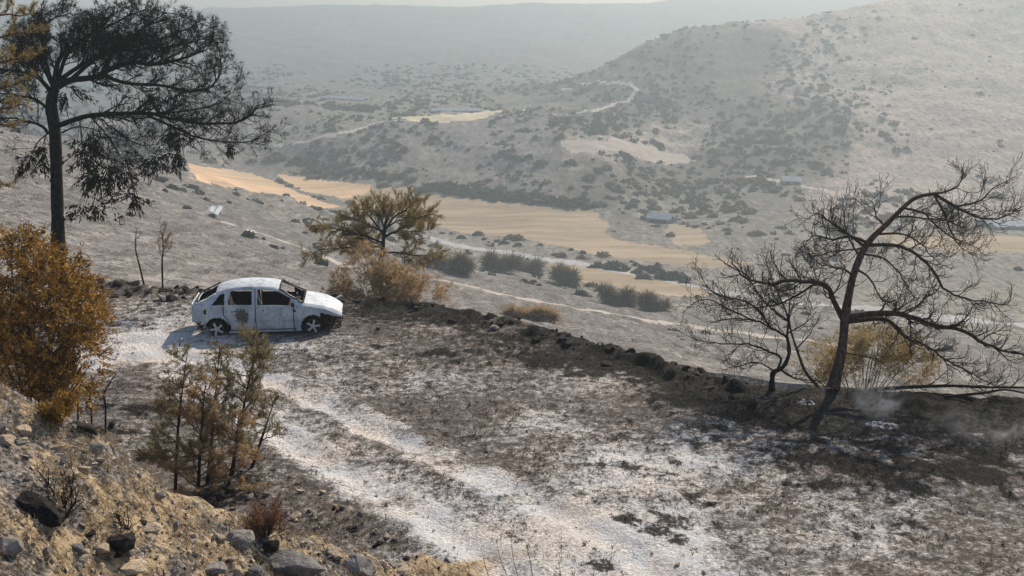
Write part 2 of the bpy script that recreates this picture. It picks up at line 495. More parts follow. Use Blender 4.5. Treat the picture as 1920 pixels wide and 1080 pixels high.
reg('dirt_track', 'winding pale track looping over the hill shoulder', 'track', 'road_pale', 'line',
    [(1040, 214), (1100, 207), (1150, 195), (1183, 182), (1196, 168), (1186, 158), (1150, 154), (1100, 157), (1055, 166)], 1.5)
reg('dirt_track', 'thin track curving along the top of the bluff', 'track', 'road_pale', 'line',
    [(480, 268), (560, 268), (620, 258), (680, 240), (750, 226)], 1.5)
reg('dirt_track', 'thin pale track at the foot of the hazy hill', 'track', 'road_pale', 'line',
    [(1400, 330), (1470, 343), (1530, 354), (1600, 366)], 1.5)
reg('terrain_cut', 'broad pale bare cut across the shrubby hill flank', 'cut', 'cut_pale', 'poly',
    [(1055, 262), (1130, 262), (1220, 274), (1280, 286), (1310, 302), (1260, 304), (1180, 292), (1100, 284), (1060, 276)], 0)

region_masks = []
for k, (nm, lb, ct, mt, kind, pts, wd) in enumerate(REGIONS):
    W = np.array([hit(a, b, 45)[:2] for a, b in pts])
    # refine: dense lines follow the land
    mask = pip(FJ, W) if kind == 'poly' else near_line(FC + (FJ - FC) * .3, W, wd)
    mask &= fr > 45
    owner[mask & (owner == 0)] = k + 10
# broad pieces of the setting: valley floor, bench, hills, slope
faz = np.arctan2(FC[:, 0], FC[:, 1]); fz = VZ[QUADS].mean(1)
rest = owner == 0
hillr = rest & (faz > R(0.5)) & (fr > 440) & (fr < 1000) & (fz > -57)
hillr &= ~((faz < R(6)) & (fr > 720))
farh = rest & (fr > 720) & ~hillr
bench = rest & ~hillr & ~farh & (fr > 400) & (fz > -57.5)
slope = rest & ~hillr & ~farh & ~bench & (fr < 330) & (fz > -56.5)
floor = rest & ~(hillr | farh | bench | slope)
def cut(name, mask, mat, **kw):
    q = QUADS[mask]
    if not len(q): return None
    u, inv = np.unique(q, return_inverse=True)
    me = mesh_np(name, VV[u], inv.reshape(q.shape), True,
                 {'tint': np.concatenate([TINT[u, :3], np.ones((len(u), 1))], 1), 'scrub': TINT[u, 3], 'rough': np.interp(np.hypot(VX[u], VY[u]), [100, 300, 450, 700], [1.15, 1.05, .7, .5])})
    return link(name, me, M[mat], **kw)
cut('burnt_slope', slope, 'land', label='ash grey burnt slope falling from the terrace to the valley', cat='slope', kind='structure')
cut('valley_floor', floor, 'land', label='grey green floor of the valley around the fields', cat='valley', kind='structure')
cut('bench_terrain', bench, 'land', label='grey bluff and bench in the middle of the valley', cat='terrain', kind='structure')
cut('hill', hillr, 'land', label='pale hazy hill dotted with shrubs across the valley', cat='hill', kind='structure')
cut('hill', farh, 'land', label='far blue grey plateau below the strip of sky', cat='hill', kind='structure')
for k, (nm, lb, ct, mt, kind, pts, wd) in enumerate(REGIONS):
    cut(nm, owner == k + 10, mt, label=lb, cat=ct, kind='structure')

# ------------------------------------------------------------------ the terrace and the near bank
STEP = 0.10
gx = np.arange(-30, 30.001, STEP); gy = np.arange(3, 44.001, STEP)
NX, NY = np.meshgrid(gx, gy)
NX = NX.ravel(); NY = NY.ravel()
NX = NX + .03 * fbm(NX / .3, NY / .3, 1, 71); NY = NY + .03 * fbm(NX / .3, NY / .3, 1, 72)
TZ = terrace_z(NX, NY); BZ = bank_z(NX, NY); NZ = np.maximum(TZ, BZ)
S_EDGE = edge_y(NX) - NY

def line_mask(pxs, width, soft):
    W = np.array([P0(a, b)[:2] for a, b in pxs])
    d = np.full(len(NX), 1e9); pts = np.stack([NX, NY], 1)
    for a, b in zip(W[:-1], W[1:]):
        ab = b - a; t = np.clip(((pts - a) @ ab) / (ab @ ab), 0, 1)
        d = np.minimum(d, np.hypot(*(pts - a - t[:, None] * ab).T))
    return 1 - sstep(width, width + soft, d + .22 * fbm(NX / .8, NY / .8, 3, 55))
def blob(px, py, rx, ry, p=1.0):
    c = P0(px, py)
    d = ((NX - c[0]) / rx) ** 2 + ((NY - c[1]) / ry) ** 2
    return p * np.exp(-d)
nz1 = fbm(NX / 2.2, NY / 2.2, 4, 51); nz2 = fbm(NX / .7, NY / .7, 4, 52)
ash = 0.37 + .20 * nz1
rut1 = line_mask(RUT1, .22, .75)
rut2 = line_mask(RUT2, .26, .8)
ash = np.maximum(ash, np.maximum(rut1, rut2) * (.80 + .22 * nz2 + .12 * nz1))
between = line_mask([(460, 745), (640, 835), (800, 910), (960, 1000), (1080, 1090)], .4, .7)
ash = np.maximum(ash, between * .5)
for b in ((270, 640, 2.0, 1.5, .75), (440, 648, 2.4, .9, .45), (1180, 860, 1.4, 1.0, .34), (1320, 880, 1.8, .9, .34), (1190, 1030, 1.6, 1.3, .75), (1020, 775, .9, .9, .35),
          (1060, 650, 1.1, .5, .5), (1000, 790, 1.0, .7, .3), (1650, 1000, 6.5, 2.3, .17), (900, 720, 3.5, 1.6, .12), (1300, 1000, 3, 1.5, .08), (1640, 790, .7, .5, .8), (1540, 745, .35, .25, 1.2), (800, 1060, 1.0, .6, .3)):
    ash = ash + blob(*b) * (.8 + .5 * nz2)
char_shade = .27 + .22 * nz1 + .1 * nz2 + .26 * fbm(NX / .5, NY / .42, 3, 58)
burn = 1 - sstep(.3, 5.2, S_EDGE + 1.2 * nz1 + .5 * nz2)
xs = P0(650, 600)[0]
char_shade = np.maximum(char_shade, burn * sstep(xs - 2.0, xs + .8, NX) * (1.0 + .35 * nz1 + .15 * nz2))
char_shade = np.maximum(char_shade, (1 - sstep(.5, 1.6, S_EDGE + .4 * nz1)) * .65)
for b in ((1450, 755, 2.0, 1.3, .8), (1560, 760, 1.6, 1.5, .8), (1750, 770, 2.5, 1.2, .5), (1600, 870, 3.2, 1.0, .50), (1800, 890, 3.2, 1.1, .50), (1900, 830, 2.5, 1.3, .35), (1380, 800, 1.0, .8, .3), (1230, 970, 1.1, .7, .32), (780, 660, 2.5, 1.0, .3), (1100, 680, 3.2, .9, .42), (1250, 740, 2.5, .8, .3),  # char spots; the small bare tree's cast shadow is darkened in among them
          (650, 985, 1.2, .9, .38), (760, 1040, .8, .5, .4), (440, 920, 1.4, 1.6, .45), (300, 760, 2.2, 1.6, .35), (1500, 1040, 1.0, .35, .35), (1780, 1000, 1.0, .4, .35), (1300, 1060, 1.2, .4, .45)):
    char_shade = char_shade + blob(*b) * (.8 + .5 * nz2)
char_shade = char_shade * (1 - .75 * np.clip(np.maximum(rut1, rut2), 0, 1))
brown = .30 + .25 * fbm(NX / 3.2, NY / 3.2, 3, 53)
for b in ((1150, 850, 2.0, .8, .5), (690, 940, 1.0, .6, .6), (800, 1040, 1.0, .5, .6), (950, 800, 2, .8, .4), (1700, 1000, 4, 1.0, .1)):
    brown = brown + blob(*b)
isbank = (BZ > TZ).astype(float)

def near_material():
    m = NT('burnt_ground'); p = m.pos()
    n1 = m.noise(p, 1.1, 6, .68); n2 = m.noise(p, 4.5, 6, .72); n3 = m.noise(p, 15, 5, .72); n4 = m.noise(p, 48, 3, .7)
    a = m.attr('ash'); c = m.attr('char'); b = m.attr('brown'); bk = m.attr('bank')
    dirt = m.mix(m.ramp(n2, .35, .65), (.055, .052, .051), (.165, .152, .146))
    dirt = m.mix(m.math('MULTIPLY', m.math('MULTIPLY', b, .7), m.ramp(n1, .45, .66), clamp=True), dirt, m.mix(m.ramp(n3, .42, .6), (.09, .068, .052), (.26, .20, .15)))
    pale = m.mix(m.ramp(n3, .4, .62), (.46, .455, .455), (.82, .81, .81))
    pale = m.mix(m.ramp(n1, .42, .62, 0, .7), pale, (.56, .61, .67))
    black = m.mix(m.ramp(n3, .45, .7), (.004, .004, .004), (.014, .013, .013))
    black = m.mix(m.ramp(n4, .57, .66, 0, .8), black, (.11, .10, .095))
    black = m.mix(m.ramp(n2, .60, .68, 0, .5), black, (.16, .15, .145))
    # pale ash where the noise and the ash field agree
    s = m.math('ADD', m.math('MULTIPLY', n2, .6), m.math('MULTIPLY', n3, .4))
    ta = m.math('MULTIPLY_ADD', a, -.42, .74)
    col = m.mix(m.ramp(s, m.math('SUBTRACT', ta, .11), m.math('ADD', ta, .12)), dirt, pale)
    warmth = m.ramp(m.noise(p, .45, 4, .6), .42, .62)
    col = m.mix(m.math('MULTIPLY', warmth, .4), col, m.mix(1.0, col, (1.08, .92, .74), 'MULTIPLY'))
    # grit
    col = m.mix(m.ramp(n4, .58, .66, 0, .6), col, (.58, .54, .50))
    col = m.mix(m.ramp(n4, .44, .36, 0, .55), col, (.05, .045, .04))
    s2 = m.math('ADD', m.math('MULTIPLY', m.noise(m.mapping(p, (1, .8, 1)), 3.2, 6, .74), .65), m.math('MULTIPLY', n3, .35))
    tc = m.math('MULTIPLY_ADD', c, -.36, .72)
    col = m.mix(m.ramp(s2, m.math('SUBTRACT', tc, .035), m.math('ADD', tc, .045), 0, .95), col, black)
    # the bank: dry straw coloured earth and pale stones
    straw = m.mix(m.ramp(n2, .38, .62), (.14, .105, .07), (.48, .375, .24))
    straw = m.mix(m.ramp(n3, .56, .66), straw, (.60, .53, .44))
    straw = m.mix(m.ramp(n3, .46, .36), straw, (.045, .04, .036))
    straw = m.mix(m.ramp(n1, .48, .58, 0, .9), straw, m.mix(m.ramp(n3, .45, .6), (.05, .05, .052), (.30, .29, .28)))
    col = m.mix(bk, col, straw)
    h = m.math('ADD', m.math('ADD', m.math('MULTIPLY', n2, .9), m.math('MULTIPLY', n3, .5)), m.math('MULTIPLY', n4, .2))
    m.bsdf(col, .95, m.bump(h, .9, .16), spec=.08)
    return m.m
M['near'] = near_material()
nxn, nyn = len(gx), len(gy)
nid = np.arange(nxn * nyn).reshape(nyn, nxn)
NQ = np.stack([nid[:-1, :-1].ravel(), nid[:-1, 1:].ravel(), nid[1:, 1:].ravel(), nid[1:, :-1].ravel()], 1)
NV = np.stack([NX, NY, NZ], 1)
fs = S_EDGE[NQ].mean(1); fb = isbank[NQ].mean(1)
# blur the bank flag so that the two kinds of ground run into each other
bsoft = sstep(-.25, .35, BZ - TZ + .35 * nz2)
def cut_near(name, mask, **kw):
    q = NQ[mask]; u, inv = np.unique(q, return_inverse=True)
    me = mesh_np(name, NV[u], inv.reshape(q.shape), True, {'ash': ash[u], 'char': char_shade[u], 'brown': np.clip(brown[u], 0, 1), 'bank': bsoft[u]})
    return link(name, me, M['near'], **kw)
TERRACE = cut_near('terrace_ground', (fb < .5) & (fs > -11), label='burnt ash covered terrace where the white car stands', cat='ground', kind='structure')
BANK = cut_near('bank_ground', fb >= .5, label='straw coloured stony bank in the near lower corner', cat='bank', kind='structure')
# ------------------------------------------------------------------ plant materials
def bark_material(name, c1, c2):
    m = NT(name); p = m.coord()
    n = m.noise(m.mapping(p, (6, 6, 1.6)), 3.0, 5, .7)
    col = m.mix(m.ramp(n, .38, .66), c1, c2)
    m.bsdf(col, .95, m.bump(n, .8, .04), spec=.08)
    return m.m
def leaf_material(name, stops, trans=.25, gloss=.025):
    """leaf colour runs over stops by the attribute var (one value for each leaf)"""
    m = NT(name); v = m.attr('var')
    r = m.n('ShaderNodeValToRGB'); m.l(v, r.inputs[0])
    e = r.color_ramp.elements
    e[0].position = 0; e[0].color = (*stops[0], 1); e[1].position = 1; e[1].color = (*stops[-1], 1)
    for i, s in enumerate(stops[1:-1]):
        el = e.new((i + 1) / (len(stops) - 1)); el.color = (*s, 1)
    d = m.n('ShaderNodeBsdfDiffuse'); m.l(r.outputs[0], d.inputs[0])
    t = m.n('ShaderNodeBsdfTranslucent'); m.l(r.outputs[0], t.inputs[0])
    g = m.n('ShaderNodeBsdfGlossy'); g.inputs['Roughness'].default_value = .5; g.inputs[0].default_value = (.8, .8, .8, 1)
    mx = m.n('ShaderNodeMixShader'); mx.inputs[0].default_value = trans
    m.l(d.outputs[0], mx.inputs[1]); m.l(t.outputs[0], mx.inputs[2])
    mx2 = m.n('ShaderNodeMixShader'); mx2.inputs[0].default_value = gloss
    m.l(mx.outputs[0], mx2.inputs[1]); m.l(g.outputs[0], mx2.inputs[2])
    m.l(mx2.outputs[0], m.out.inputs['Surface'])
    return m.m
M['char_bark'] = bark_material('charred_bark', (.006, .006, .006), (.028, .025, .023))
M['singed_bark'] = bark_material('singed_bark', (.024, .017, .014), (.095, .062, .050))
M['red_bark'] = bark_material('reddish_singed_bark', (.040, .024, .019), (.15, .088, .07))  # singed bark, with the lens flare's red put into its colour
M['twig'] = bark_material('brown_twig', (.045, .032, .024), (.13, .095, .07))
M['needle_black'] = leaf_material('charred_needles', [(.006, .006, .006), (.016, .015, .014), (.035, .03, .025)], .05, gloss=0)
M['needle_brown'] = leaf_material('scorched_needles', [(.10, .078, .034), (.23, .172, .068), (.36, .27, .105)], .40)
M['leaf_orange'] = leaf_material('scorched_leaves', [(.025, .018, .010), (.06, .042, .016), (.15, .085, .020), (.34, .185, .034), (.50, .30, .06), (.09, .058, .02)], .22)
M['needle_olive'] = leaf_material('olive_needles', [(.07, .062, .03), (.19, .16, .075), (.38, .28, .12)], .42)
M['needle_tan'] = leaf_material('tan_needles', [(.18, .125, .065), (.36, .25, .13), (.48, .34, .18)], .45)
M['leaf_yellow'] = leaf_material('yellow_leaves', [(.10, .075, .04), (.26, .19, .065), (.50, .36, .11)], .35)
M['dry_red'] = leaf_material('dry_red_twigs', [(.10, .05, .03), (.22, .11, .06), (.30, .18, .10)], .2)
M['scrub_dark'] = leaf_material('dark_scrub', [(.026, .028, .023), (.056, .056, .044), (.095, .09, .07)], .1)
M['scrub_brown'] = leaf_material('brown_scrub', [(.08, .065, .04), (.15, .12, .075), (.23, .185, .115)], .2)
M['straw'] = leaf_material('dry_straw', [(.20, .15, .09), (.34, .26, .16), (.10, .08, .06)], .25)
M['stubble'] = leaf_material('charred_stubble', [(.006, .006, .006), (.014, .013, .012), (.06, .045, .03)], .05, gloss=0)

# ------------------------------------------------------------------ plant geometry
def unit(v):
    v = np.asarray(v, float)
    return v / (np.linalg.norm(v, axis=-1, keepdims=True) + 1e-12)

class Tubes:
    def __init__(self): self.V = []; self.F = []; self.n = 0
    def add(self, pts, rad, sides=5):
        pts = np.asarray(pts, float); rad = np.asarray(rad, float); k = len(pts)
        t = np.gradient(pts, axis=0); t = unit(t)
        ref = np.array([0, 0, 1.0]) if abs(t[0, 2]) < .8 else np.array([1.0, 0, 0])
        a = unit(np.cross(t, ref)); b = np.cross(t, a)
        ang = np.arange(sides) * 2 * np.pi / sides
        ring = pts[:, None] + rad[:, None, None] * (np.cos(ang)[None, :, None] * a[:, None] + np.sin(ang)[None, :, None] * b[:, None])
        self.V.append(ring.reshape(-1, 3))
        i = np.arange(k * sides).reshape(k, sides) + self.n
        j = np.roll(i, -1, axis=1)
        self.F.append(np.stack([i[:-1], j[:-1], j[1:], i[1:]], -1).reshape(-1, 4))
        self.n += k * sides
    def mesh(self, name, base):
        return mesh_np(name, np.concatenate(self.V) - np.asarray(base), np.concatenate(self.F))

def smooth_line(pts, n):
    """Catmull-Rom through hand placed points"""
    p = np.asarray(pts, float)
    p = np.concatenate([[2 * p[0] - p[1]], p, [2 * p[-1] - p[-2]]])
    out = []
    m = len(p) - 3
    for u in np.linspace(0, m - 1e-6, n):
        i = int(u); t = u - i
        a, b, c, d = p[i:i + 4]
        out.append(.5 * (2 * b + (c - a) * t + (2 * a - 5 * b + 4 * c - d) * t * t + (-a + 3 * b - 3 * c + d) * t ** 3))
    return np.array(out)

def grow(start, d, L, nseg, wander, bend, g):
    pts = [np.asarray(start, float)]; d = unit(d); s = L / nseg
    for k in range(nseg):
        d = unit(d + wander * g.normal(size=3) + np.asarray(bend) * ((k + 1) / nseg))
        pts.append(pts[-1] + d * s)
    return np.array(pts)

def ramify(T, pts, r0, level, spec, g, tips, skip=.15):
    """side branches along pts; spec[level] = spacing, len0, len1, spread, wander, bend z, segments"""
    if level >= len(spec): return
    spacing, l0, l1, spread, wander, bz, ns = spec[level]
    seg = np.linalg.norm(np.diff(pts, axis=0), axis=1); tot = seg.sum(); cum = np.concatenate([[0], np.cumsum(seg)])
    s = tot * skip + g.random() * spacing
    while s < tot:
        i = min(np.searchsorted(cum, s) - 1, len(pts) - 2); i = max(i, 0)
        f = (s - cum[i]) / (seg[i] + 1e-9)
        q = pts[i] + (pts[i + 1] - pts[i]) * f
        tan = unit(pts[i + 1] - pts[i])
        side = unit(np.cross(tan, g.normal(size=3)))
        d = unit(tan * math.cos(spread) + side * math.sin(spread) + np.array([0, 0, .12]))
        frac = s / tot
        L = (l0 + (l1 - l0) * g.random()) * (1.1 - .55 * frac)
        c = grow(q, d, L, ns, wander, (0, 0, bz), g)
        r = r0 * (.62 if level == 0 else .6) * (1 - .4 * frac)
        T.add(c, np.linspace(r, max(r * .32, .0045), len(c)), 4 if level < 2 else 3)
        if level >= len(spec) - 2: tips.append(c)
        ramify(T, c, r, level + 1, spec, g, tips)
        s += spacing * (.55 + .9 * g.random())

def needles(points, dirs, per, length, width, g, spread=.8, droop=0.0):
    """thin triangles fanned out of each point along dirs; returns V, F, var"""
    N = len(points)
    pt = np.repeat(points, per, 0); d = np.repeat(unit(dirs), per, 0)
    d = unit(d + spread * g.normal(size=(N * per, 3)) + np.array([0, 0, -droop]))
    L = length * (.6 + .8 * g.random((N * per, 1)))
    side = unit(np.cross(d, g.normal(size=d.shape))) * width * .5
    b = pt + .02 * g.normal(size=pt.shape)
    V = np.stack([b - side, b + side, b + d * L], 1).reshape(-1, 3)
    F = np.arange(len(V)).reshape(-1, 3)
    var = np.clip(np.repeat(np.repeat(g.random(N), per) * .7 + .3 * g.random(N * per), 3), 0, 1)
    return V, F, var

def leaf_quads(points, dirs, per, length, width, g, spread=.8, droop=.3):
    N = len(points)
    pt = np.repeat(points, per, 0); d = np.repeat(unit(dirs), per, 0)
    ax = d.copy()
    d = unit(d + spread * g.normal(size=d.shape) + np.array([0, 0, -droop]))
    L = length * (.6 + .8 * g.random((len(pt), 1)))
    pt = pt + ax * (g.random((len(pt), 1)) - .5) * length * 2.2
    side = unit(np.cross(d, g.normal(size=d.shape))) * width * .5
    V = np.stack([pt, pt + d * L * .45 + side, pt + d * L, pt + d * L * .45 - side], 1).reshape(-1, 3)
    F = np.arange(len(V)).reshape(-1, 4)
    var = np.repeat(np.clip(np.repeat(g.random(N), per) * .6 + .4 * g.random(len(pt)), 0, 1), 4)
    return V, F, var

def foliage_mesh(name, parts, base):
    k = 0; Vs, Fs, vs_ = [], [], []
    for V, F, v in parts:
        Vs.append(V); Fs.append(F + k); vs_.append(v); k += len(V)
    return mesh_np(name, np.concatenate(Vs) - np.asarray(base), np.concatenate(Fs), False, {'var': np.concatenate(vs_)})

def pxline(pts, Z, g=None, depth=0.0, end_depth=0.0):
    """a limb drawn through photograph pixels at depth Z, leaning towards or away from the viewer along its length"""
    n = len(pts)
    out = []
    for i, (a, b) in enumerate(pts):
        f = i / max(n - 1, 1)
        out.append(P(a, b, Z + depth + (end_depth - depth) * f))
    return np.array(out)

def build_tree(name, base, trunk, trunk_r, limbs, spec, seed, mat, trunk_mat=None, foliage=None, **kw):
    """trunk: world points; limbs: (world points, radius); foliage(tips, g) -> (material, parts, part name)"""
    g = np.random.default_rng(seed)
    base = np.asarray(base, float)
    root = empty(name, base, **kw)
    T = Tubes(); tl = smooth_line(trunk, 26)
    rr = np.interp(np.linspace(0, 1, 26), np.linspace(0, 1, len(trunk_r)), trunk_r)
    rr = rr * (1 + .10 * fbm(np.linspace(0, 9, 26), np.zeros(26), 2, seed))
    rr[:3] *= np.array([1.35, 1.15, 1.05])
    T.add(tl, rr, 10)
    link('trunk', T.mesh('trunk', base), M[trunk_mat or mat], root)
    tips = []
    for L, r in limbs:
        B = Tubes(); ln = smooth_line(L, max(8, 3 * len(L)))
        ln = ln + .02 * g.normal(size=ln.shape) * np.linspace(0, 1, len(ln))[:, None]
        B.add(ln, np.linspace(r, max(r * .22, .006), len(ln)), 6)
        ramify(B, ln, r * .55, 0, spec, g, tips)
        link('branch', B.mesh('branch', base), M[mat], root)
    if foliage:
        for pname, mt, parts in foliage(tips, g):
            link(pname, foliage_mesh(pname, parts, base), M[mt], root)
    return root

def on_ground(p):
    return np.array([p[0], p[1], float(ground_z(p[0], p[1])[0])])

# ---- the bare burnt pine on the terrace edge
Zr = 26.7
def rp(pts, d0=0., d1=0.): return pxline([(1260 + a * .4628, 300 + b * .4628) for a, b in pts], Zr, depth=d0, end_depth=d1)
trunk = rp([(652, 925), (668, 860), (690, 760), (700, 650), (714, 560), (740, 450), (790, 340), (870, 260), (950, 180), (1000, 148), (1066, 136)])
spec_bare = [(.125, .45, 1.2, .8, .17, .13, 8), (.10, .22, .55, .75, .22, .2, 6), (.10, .1, .26, .7, .22, .2, 4)]
limbs = [
 (rp([(1060, 136), (1150, 190), (1250, 235), (1330, 235), (1420, 200)], 0, .4), .05),
 (rp([(1060, 138), (1120, 125), (1165, 100), (1190, 55)], 0, -.5), .035),
 (rp([(1150, 190), (1250, 165), (1300, 115), (1360, 85)], .1, -.6), .03),
 (rp([(715, 635), (850, 620), (950, 630), (1060, 670), (1160, 685), (1260, 740), (1350, 775), (1470, 790)], 0, -.9), .085),
 (rp([(715, 655), (850, 642), (900, 668), (950, 720), (1020, 745), (1100, 800), (1200, 860), (1290, 905)], 0, .9), .06),
 (rp([(695, 650), (652, 565), (630, 512), (560, 495), (480, 490), (380, 500), (300, 480), (250, 430)], 0, -.6), .075),
 (rp([(640, 530), (590, 500), (520, 540), (440, 580), (330, 600), (220, 605)], -.1, .8), .04),
 (rp([(790, 345), (900, 345), (980, 375), (1050, 440), (1100, 520), (1180, 560), (1280, 575), (1360, 590)], 0, -.8), .05),
 (rp([(1062, 142), (1100, 210), (1130, 290), (1170, 350), (1230, 385)], 0, .7), .032),
 (rp([(940, 195), (1020, 215), (1070, 265), (1150, 320), (1250, 355)], 0, 1.0), .035),
 (rp([(790, 335), (730, 312), (650, 320), (580, 310), (520, 345)], 0, -.7), .045),
 (rp([(780, 350), (700, 290), (640, 250), (590, 215), (555, 240)], 0, .8), .04),
 (rp([(760, 390), (730, 340), (700, 250), (705, 160)], 0, .3), .03),
 (rp([(860, 265), (825, 225), (815, 160)], 0, -.5), .03),
 (rp([(800, 330), (760, 360), (650, 370), (560, 400)], 0, 1.2), .035),
 (rp([(745, 440), (800, 480), (850, 560), (905, 625)], 0, -1.0), .032),
 (rp([(770, 380), (860, 400), (930, 470), (980, 560)], 0, 1.1), .032),
 (rp([(830, 300), (930, 300), (1010, 340), (1080, 420)], 0, 1.3), .035),
 (rp([(735, 470), (690, 440), (620, 430), (540, 380)], 0, -1.0), .03),
 (rp([(690, 780), (760, 790), (830, 810), (900, 850)], 0, -.5), .02),
 (rp([(900, 230), (960, 230), (1040, 240), (1130, 250), (1220, 290)], 0, -1.2), .03),
]
build_tree('burnt_pine', P(1558, 727, Zr), trunk, [.145, .13, .12, .11, .095, .088, .08, .068, .056, .05, .04], limbs, spec_bare, 101, 'singed_bark', 'red_bark',
           label='bare leaning burnt pine with wide drooping limbs at the terrace edge', cat='tree')

# ---- the small bare tree beside it
def small(pts, d0=0., d1=0.): return rp(pts, d0 - .2, d1 - .2)
limbs = [
 (small([(470, 775), (465, 720), (400, 680), (330, 650), (240, 645), (150, 660)], 0, -.5), .035),
 (small([(430, 845), (440, 800), (380, 770), (300, 745), (180, 745), (70, 720)], 0, .5), .035),
 (small([(415, 855), (350, 822), (280, 830), (200, 850)], 0, -.6), .022),
 (small([(400, 680), (340, 600), (260, 560), (170, 540), (105, 450)], -.2, .4), .028),
 (small([(330, 650), (220, 600), (130, 560), (40, 620)], -.3, -.9), .022),
 (small([(465, 720), (470, 640), (440, 560), (400, 470), (380, 400)], 0, .5), .03),
 (small([(470, 650), (390, 590), (320, 500), (260, 430)], .1, .9), .024),
 (small([(440, 850), (500, 885), (570, 895)], 0, -.5), .03),
 (small([(472, 700), (540, 660), (590, 610)], 0, .6), .02),
]
build_tree('burnt_sapling', P(1447, 726, Zr - .2), small([(404, 930), (406, 890), (412, 860), (450, 838), (475, 780), (466, 715)]), [.075, .065, .06, .052, .045, .036], limbs,
           [(.10, .35, .9, .75, .18, .12, 7), (.09, .18, .42, .75, .22, .18, 5), (.10, .08, .22, .7, .2, .15, 3)], 131, 'char_bark',
           label='small bare blackened tree spreading low beside the leaning pine', cat='tree')
build_tree('burnt_sapling', P(1535, 728, Zr), rp([(597, 930), (590, 915), (542, 860), (505, 765), (475, 660), (478, 570)], 0, .3), [.045, .04, .038, .032, .026, .015],
           [(rp([(505, 765), (560, 700), (600, 640)], .1, .4), .02), (rp([(480, 660), (420, 620), (390, 540)], .2, .7), .02)],
           [(.14, .2, .5, .7, .17, .10, 5), (.10, .1, .24, .7, .2, .12, 4)], 132, 'singed_bark',
           label='thin leaning bare stem between the leaning pine and the small tree', cat='tree')

# ---- fallen limbs at the foot of the pine
g = np.random.default_rng(5)
for pts, r, sd, lb in (
  ([(1630, 731), (1700, 726), (1780, 733), (1850, 742), (1960, 752)], .055, 61, 'long fallen charred limb lying across the terrace edge under the pine'),
  ([(1770, 742), (1840, 748), (1890, 738), (1960, 733)], .04, 62, 'shorter fallen forked limb lying across the longer one')):
    L = []
    for i, (a, b) in enumerate(pts):
        q = P0(a, b); q[2] = float(ground_z(q[0], q[1])[0]) + r * .8 + .10 * (i > 0) + (.08 * i if sd == 62 else .04 * i); L.append(q)
    L = np.array(L); base = L[0].copy()
    root = empty('fallen_branch', base, label=lb, cat='branch', group='fallen limbs')
    T = Tubes(); ln = smooth_line(L, 18); T.add(ln, np.linspace(r, r * .4, 18), 7)
    link('limb', T.mesh('limb', base), M['char_bark'], root)
    T = Tubes(); ramify(T, ln, r * .5, 0, [(.28, .4, 1.1, .6, .15, .06, 6), (.16, .15, .4, .7, .2, .1, 4)], g, [])
    link('twigs', T.mesh('twigs', base), M['char_bark'], root, kind='stuff')

# ---- tall burnt pine at the left
Zl = 36.0
def lp(pts, d0=0., d1=0.): return pxline([(a * .4444, b * .4444) for a, b in pts], Zl, depth=d0, end_depth=d1)
limbs = [
 (lp([(225, 375), (300, 338), (400, 326), (450, 300), (540, 265), (650, 270), (760, 250), (860, 220)], 0, -.6), .13),
 (lp([(430, 315), (530, 350), (680, 360), (800, 385), (890, 365), (935, 290), (925, 200)], -.2, .7), .07),
 (lp([(225, 380), (250, 250), (330, 180), (430, 110), (470, 60)], 0, -.9), .09),
 (lp([(240, 345), (350, 270), (480, 200), (600, 120), (700, 55)], 0, .9), .085),
 (lp([(215, 385), (150, 320), (60, 300), (-60, 285)], 0, -.6), .08),
 (lp([(220, 360), (160, 230), (130, 150), (150, 80)], 0, .8), .07),
 (lp([(300, 335), (420, 240), (560, 200), (720, 150), (850, 100)], 0, 1.8), .07),
 (lp([(300, 335), (430, 230), (600, 210), (760, 190), (900, 150)], 0, -1.9), .07),
 (lp([(235, 360), (300, 200), (420, 130), (560, 60), (620, 40)], 0, 2.0), .07),
 (lp([(220, 350), (180, 200), (200, 100), (300, 50)], 0, -1.8), .06),
 (lp([(215, 390), (120, 260), (90, 180)], 0, 1.9), .05),
 (lp([(245, 530), (330, 500), (400, 485), (520, 480), (640, 480), (720, 500), (850, 520), (980, 520), (1050, 490), (1085, 440)], 0, -.8), .10),
 (lp([(620, 485), (740, 540), (830, 580), (960, 600), (1050, 595), (1145, 548)], -.3, .6), .05),
 (lp([(640, 482), (760, 470), (880, 450), (960, 410), (980, 365)], -.4, .9), .04),
 (lp([(380, 490), (450, 570), (500, 650), (560, 720)], 0, .5), .03),
 (lp([(480, 540), (560, 600), (650, 612), (720, 570)], 0, -.5), .03),
 (lp([(260, 560), (330, 535), (420, 560), (440, 640)], 0, -.4), .03),
 (lp([(205, 565), (170, 530), (60, 500), (-60, 505)], 0, -.6), .06),
 (lp([(212, 470), (150, 420), (60, 400), (-50, 390)], 0, .7), .06),
 (lp([(205, 560), (160, 600), (120, 680), (100, 720)], 0, -.4), .025),
]
def black_needles(tips, g):
    pts, dr = [], []
    top = P(200, 175, Zl)[2]
    for c in tips:
        if c[-1][2] < top and g.random() < .7: continue
        if c[-1][2] >= top and g.random() < .10: continue
        pts.append(c[-1]); dr.append(c[-1] - c[-2])
    A = needles(np.array(pts), np.array(dr), 7, .155, .016, g, .9)
    return [('crown', 'needle_black', [A])]
def clump(cx, cy, rx, ry, n, Z, dz, g, up=(0, 0, -.3)):
    """leaf sprays in a loose clump round a photograph pixel"""
    c = P(cx, cy, Z); s = Z / F_PX
    n = int(n * .72); q = np.repeat(g.normal(size=(n // 6 + 1, 3)) * .52, 6, 0)[:n] + .16 * g.normal(size=(n, 3))
    pts = c + q * np.array([rx * s, dz, ry * s])
    return pts, np.tile(np.asarray(up, float), (n, 1)) + .5 * q
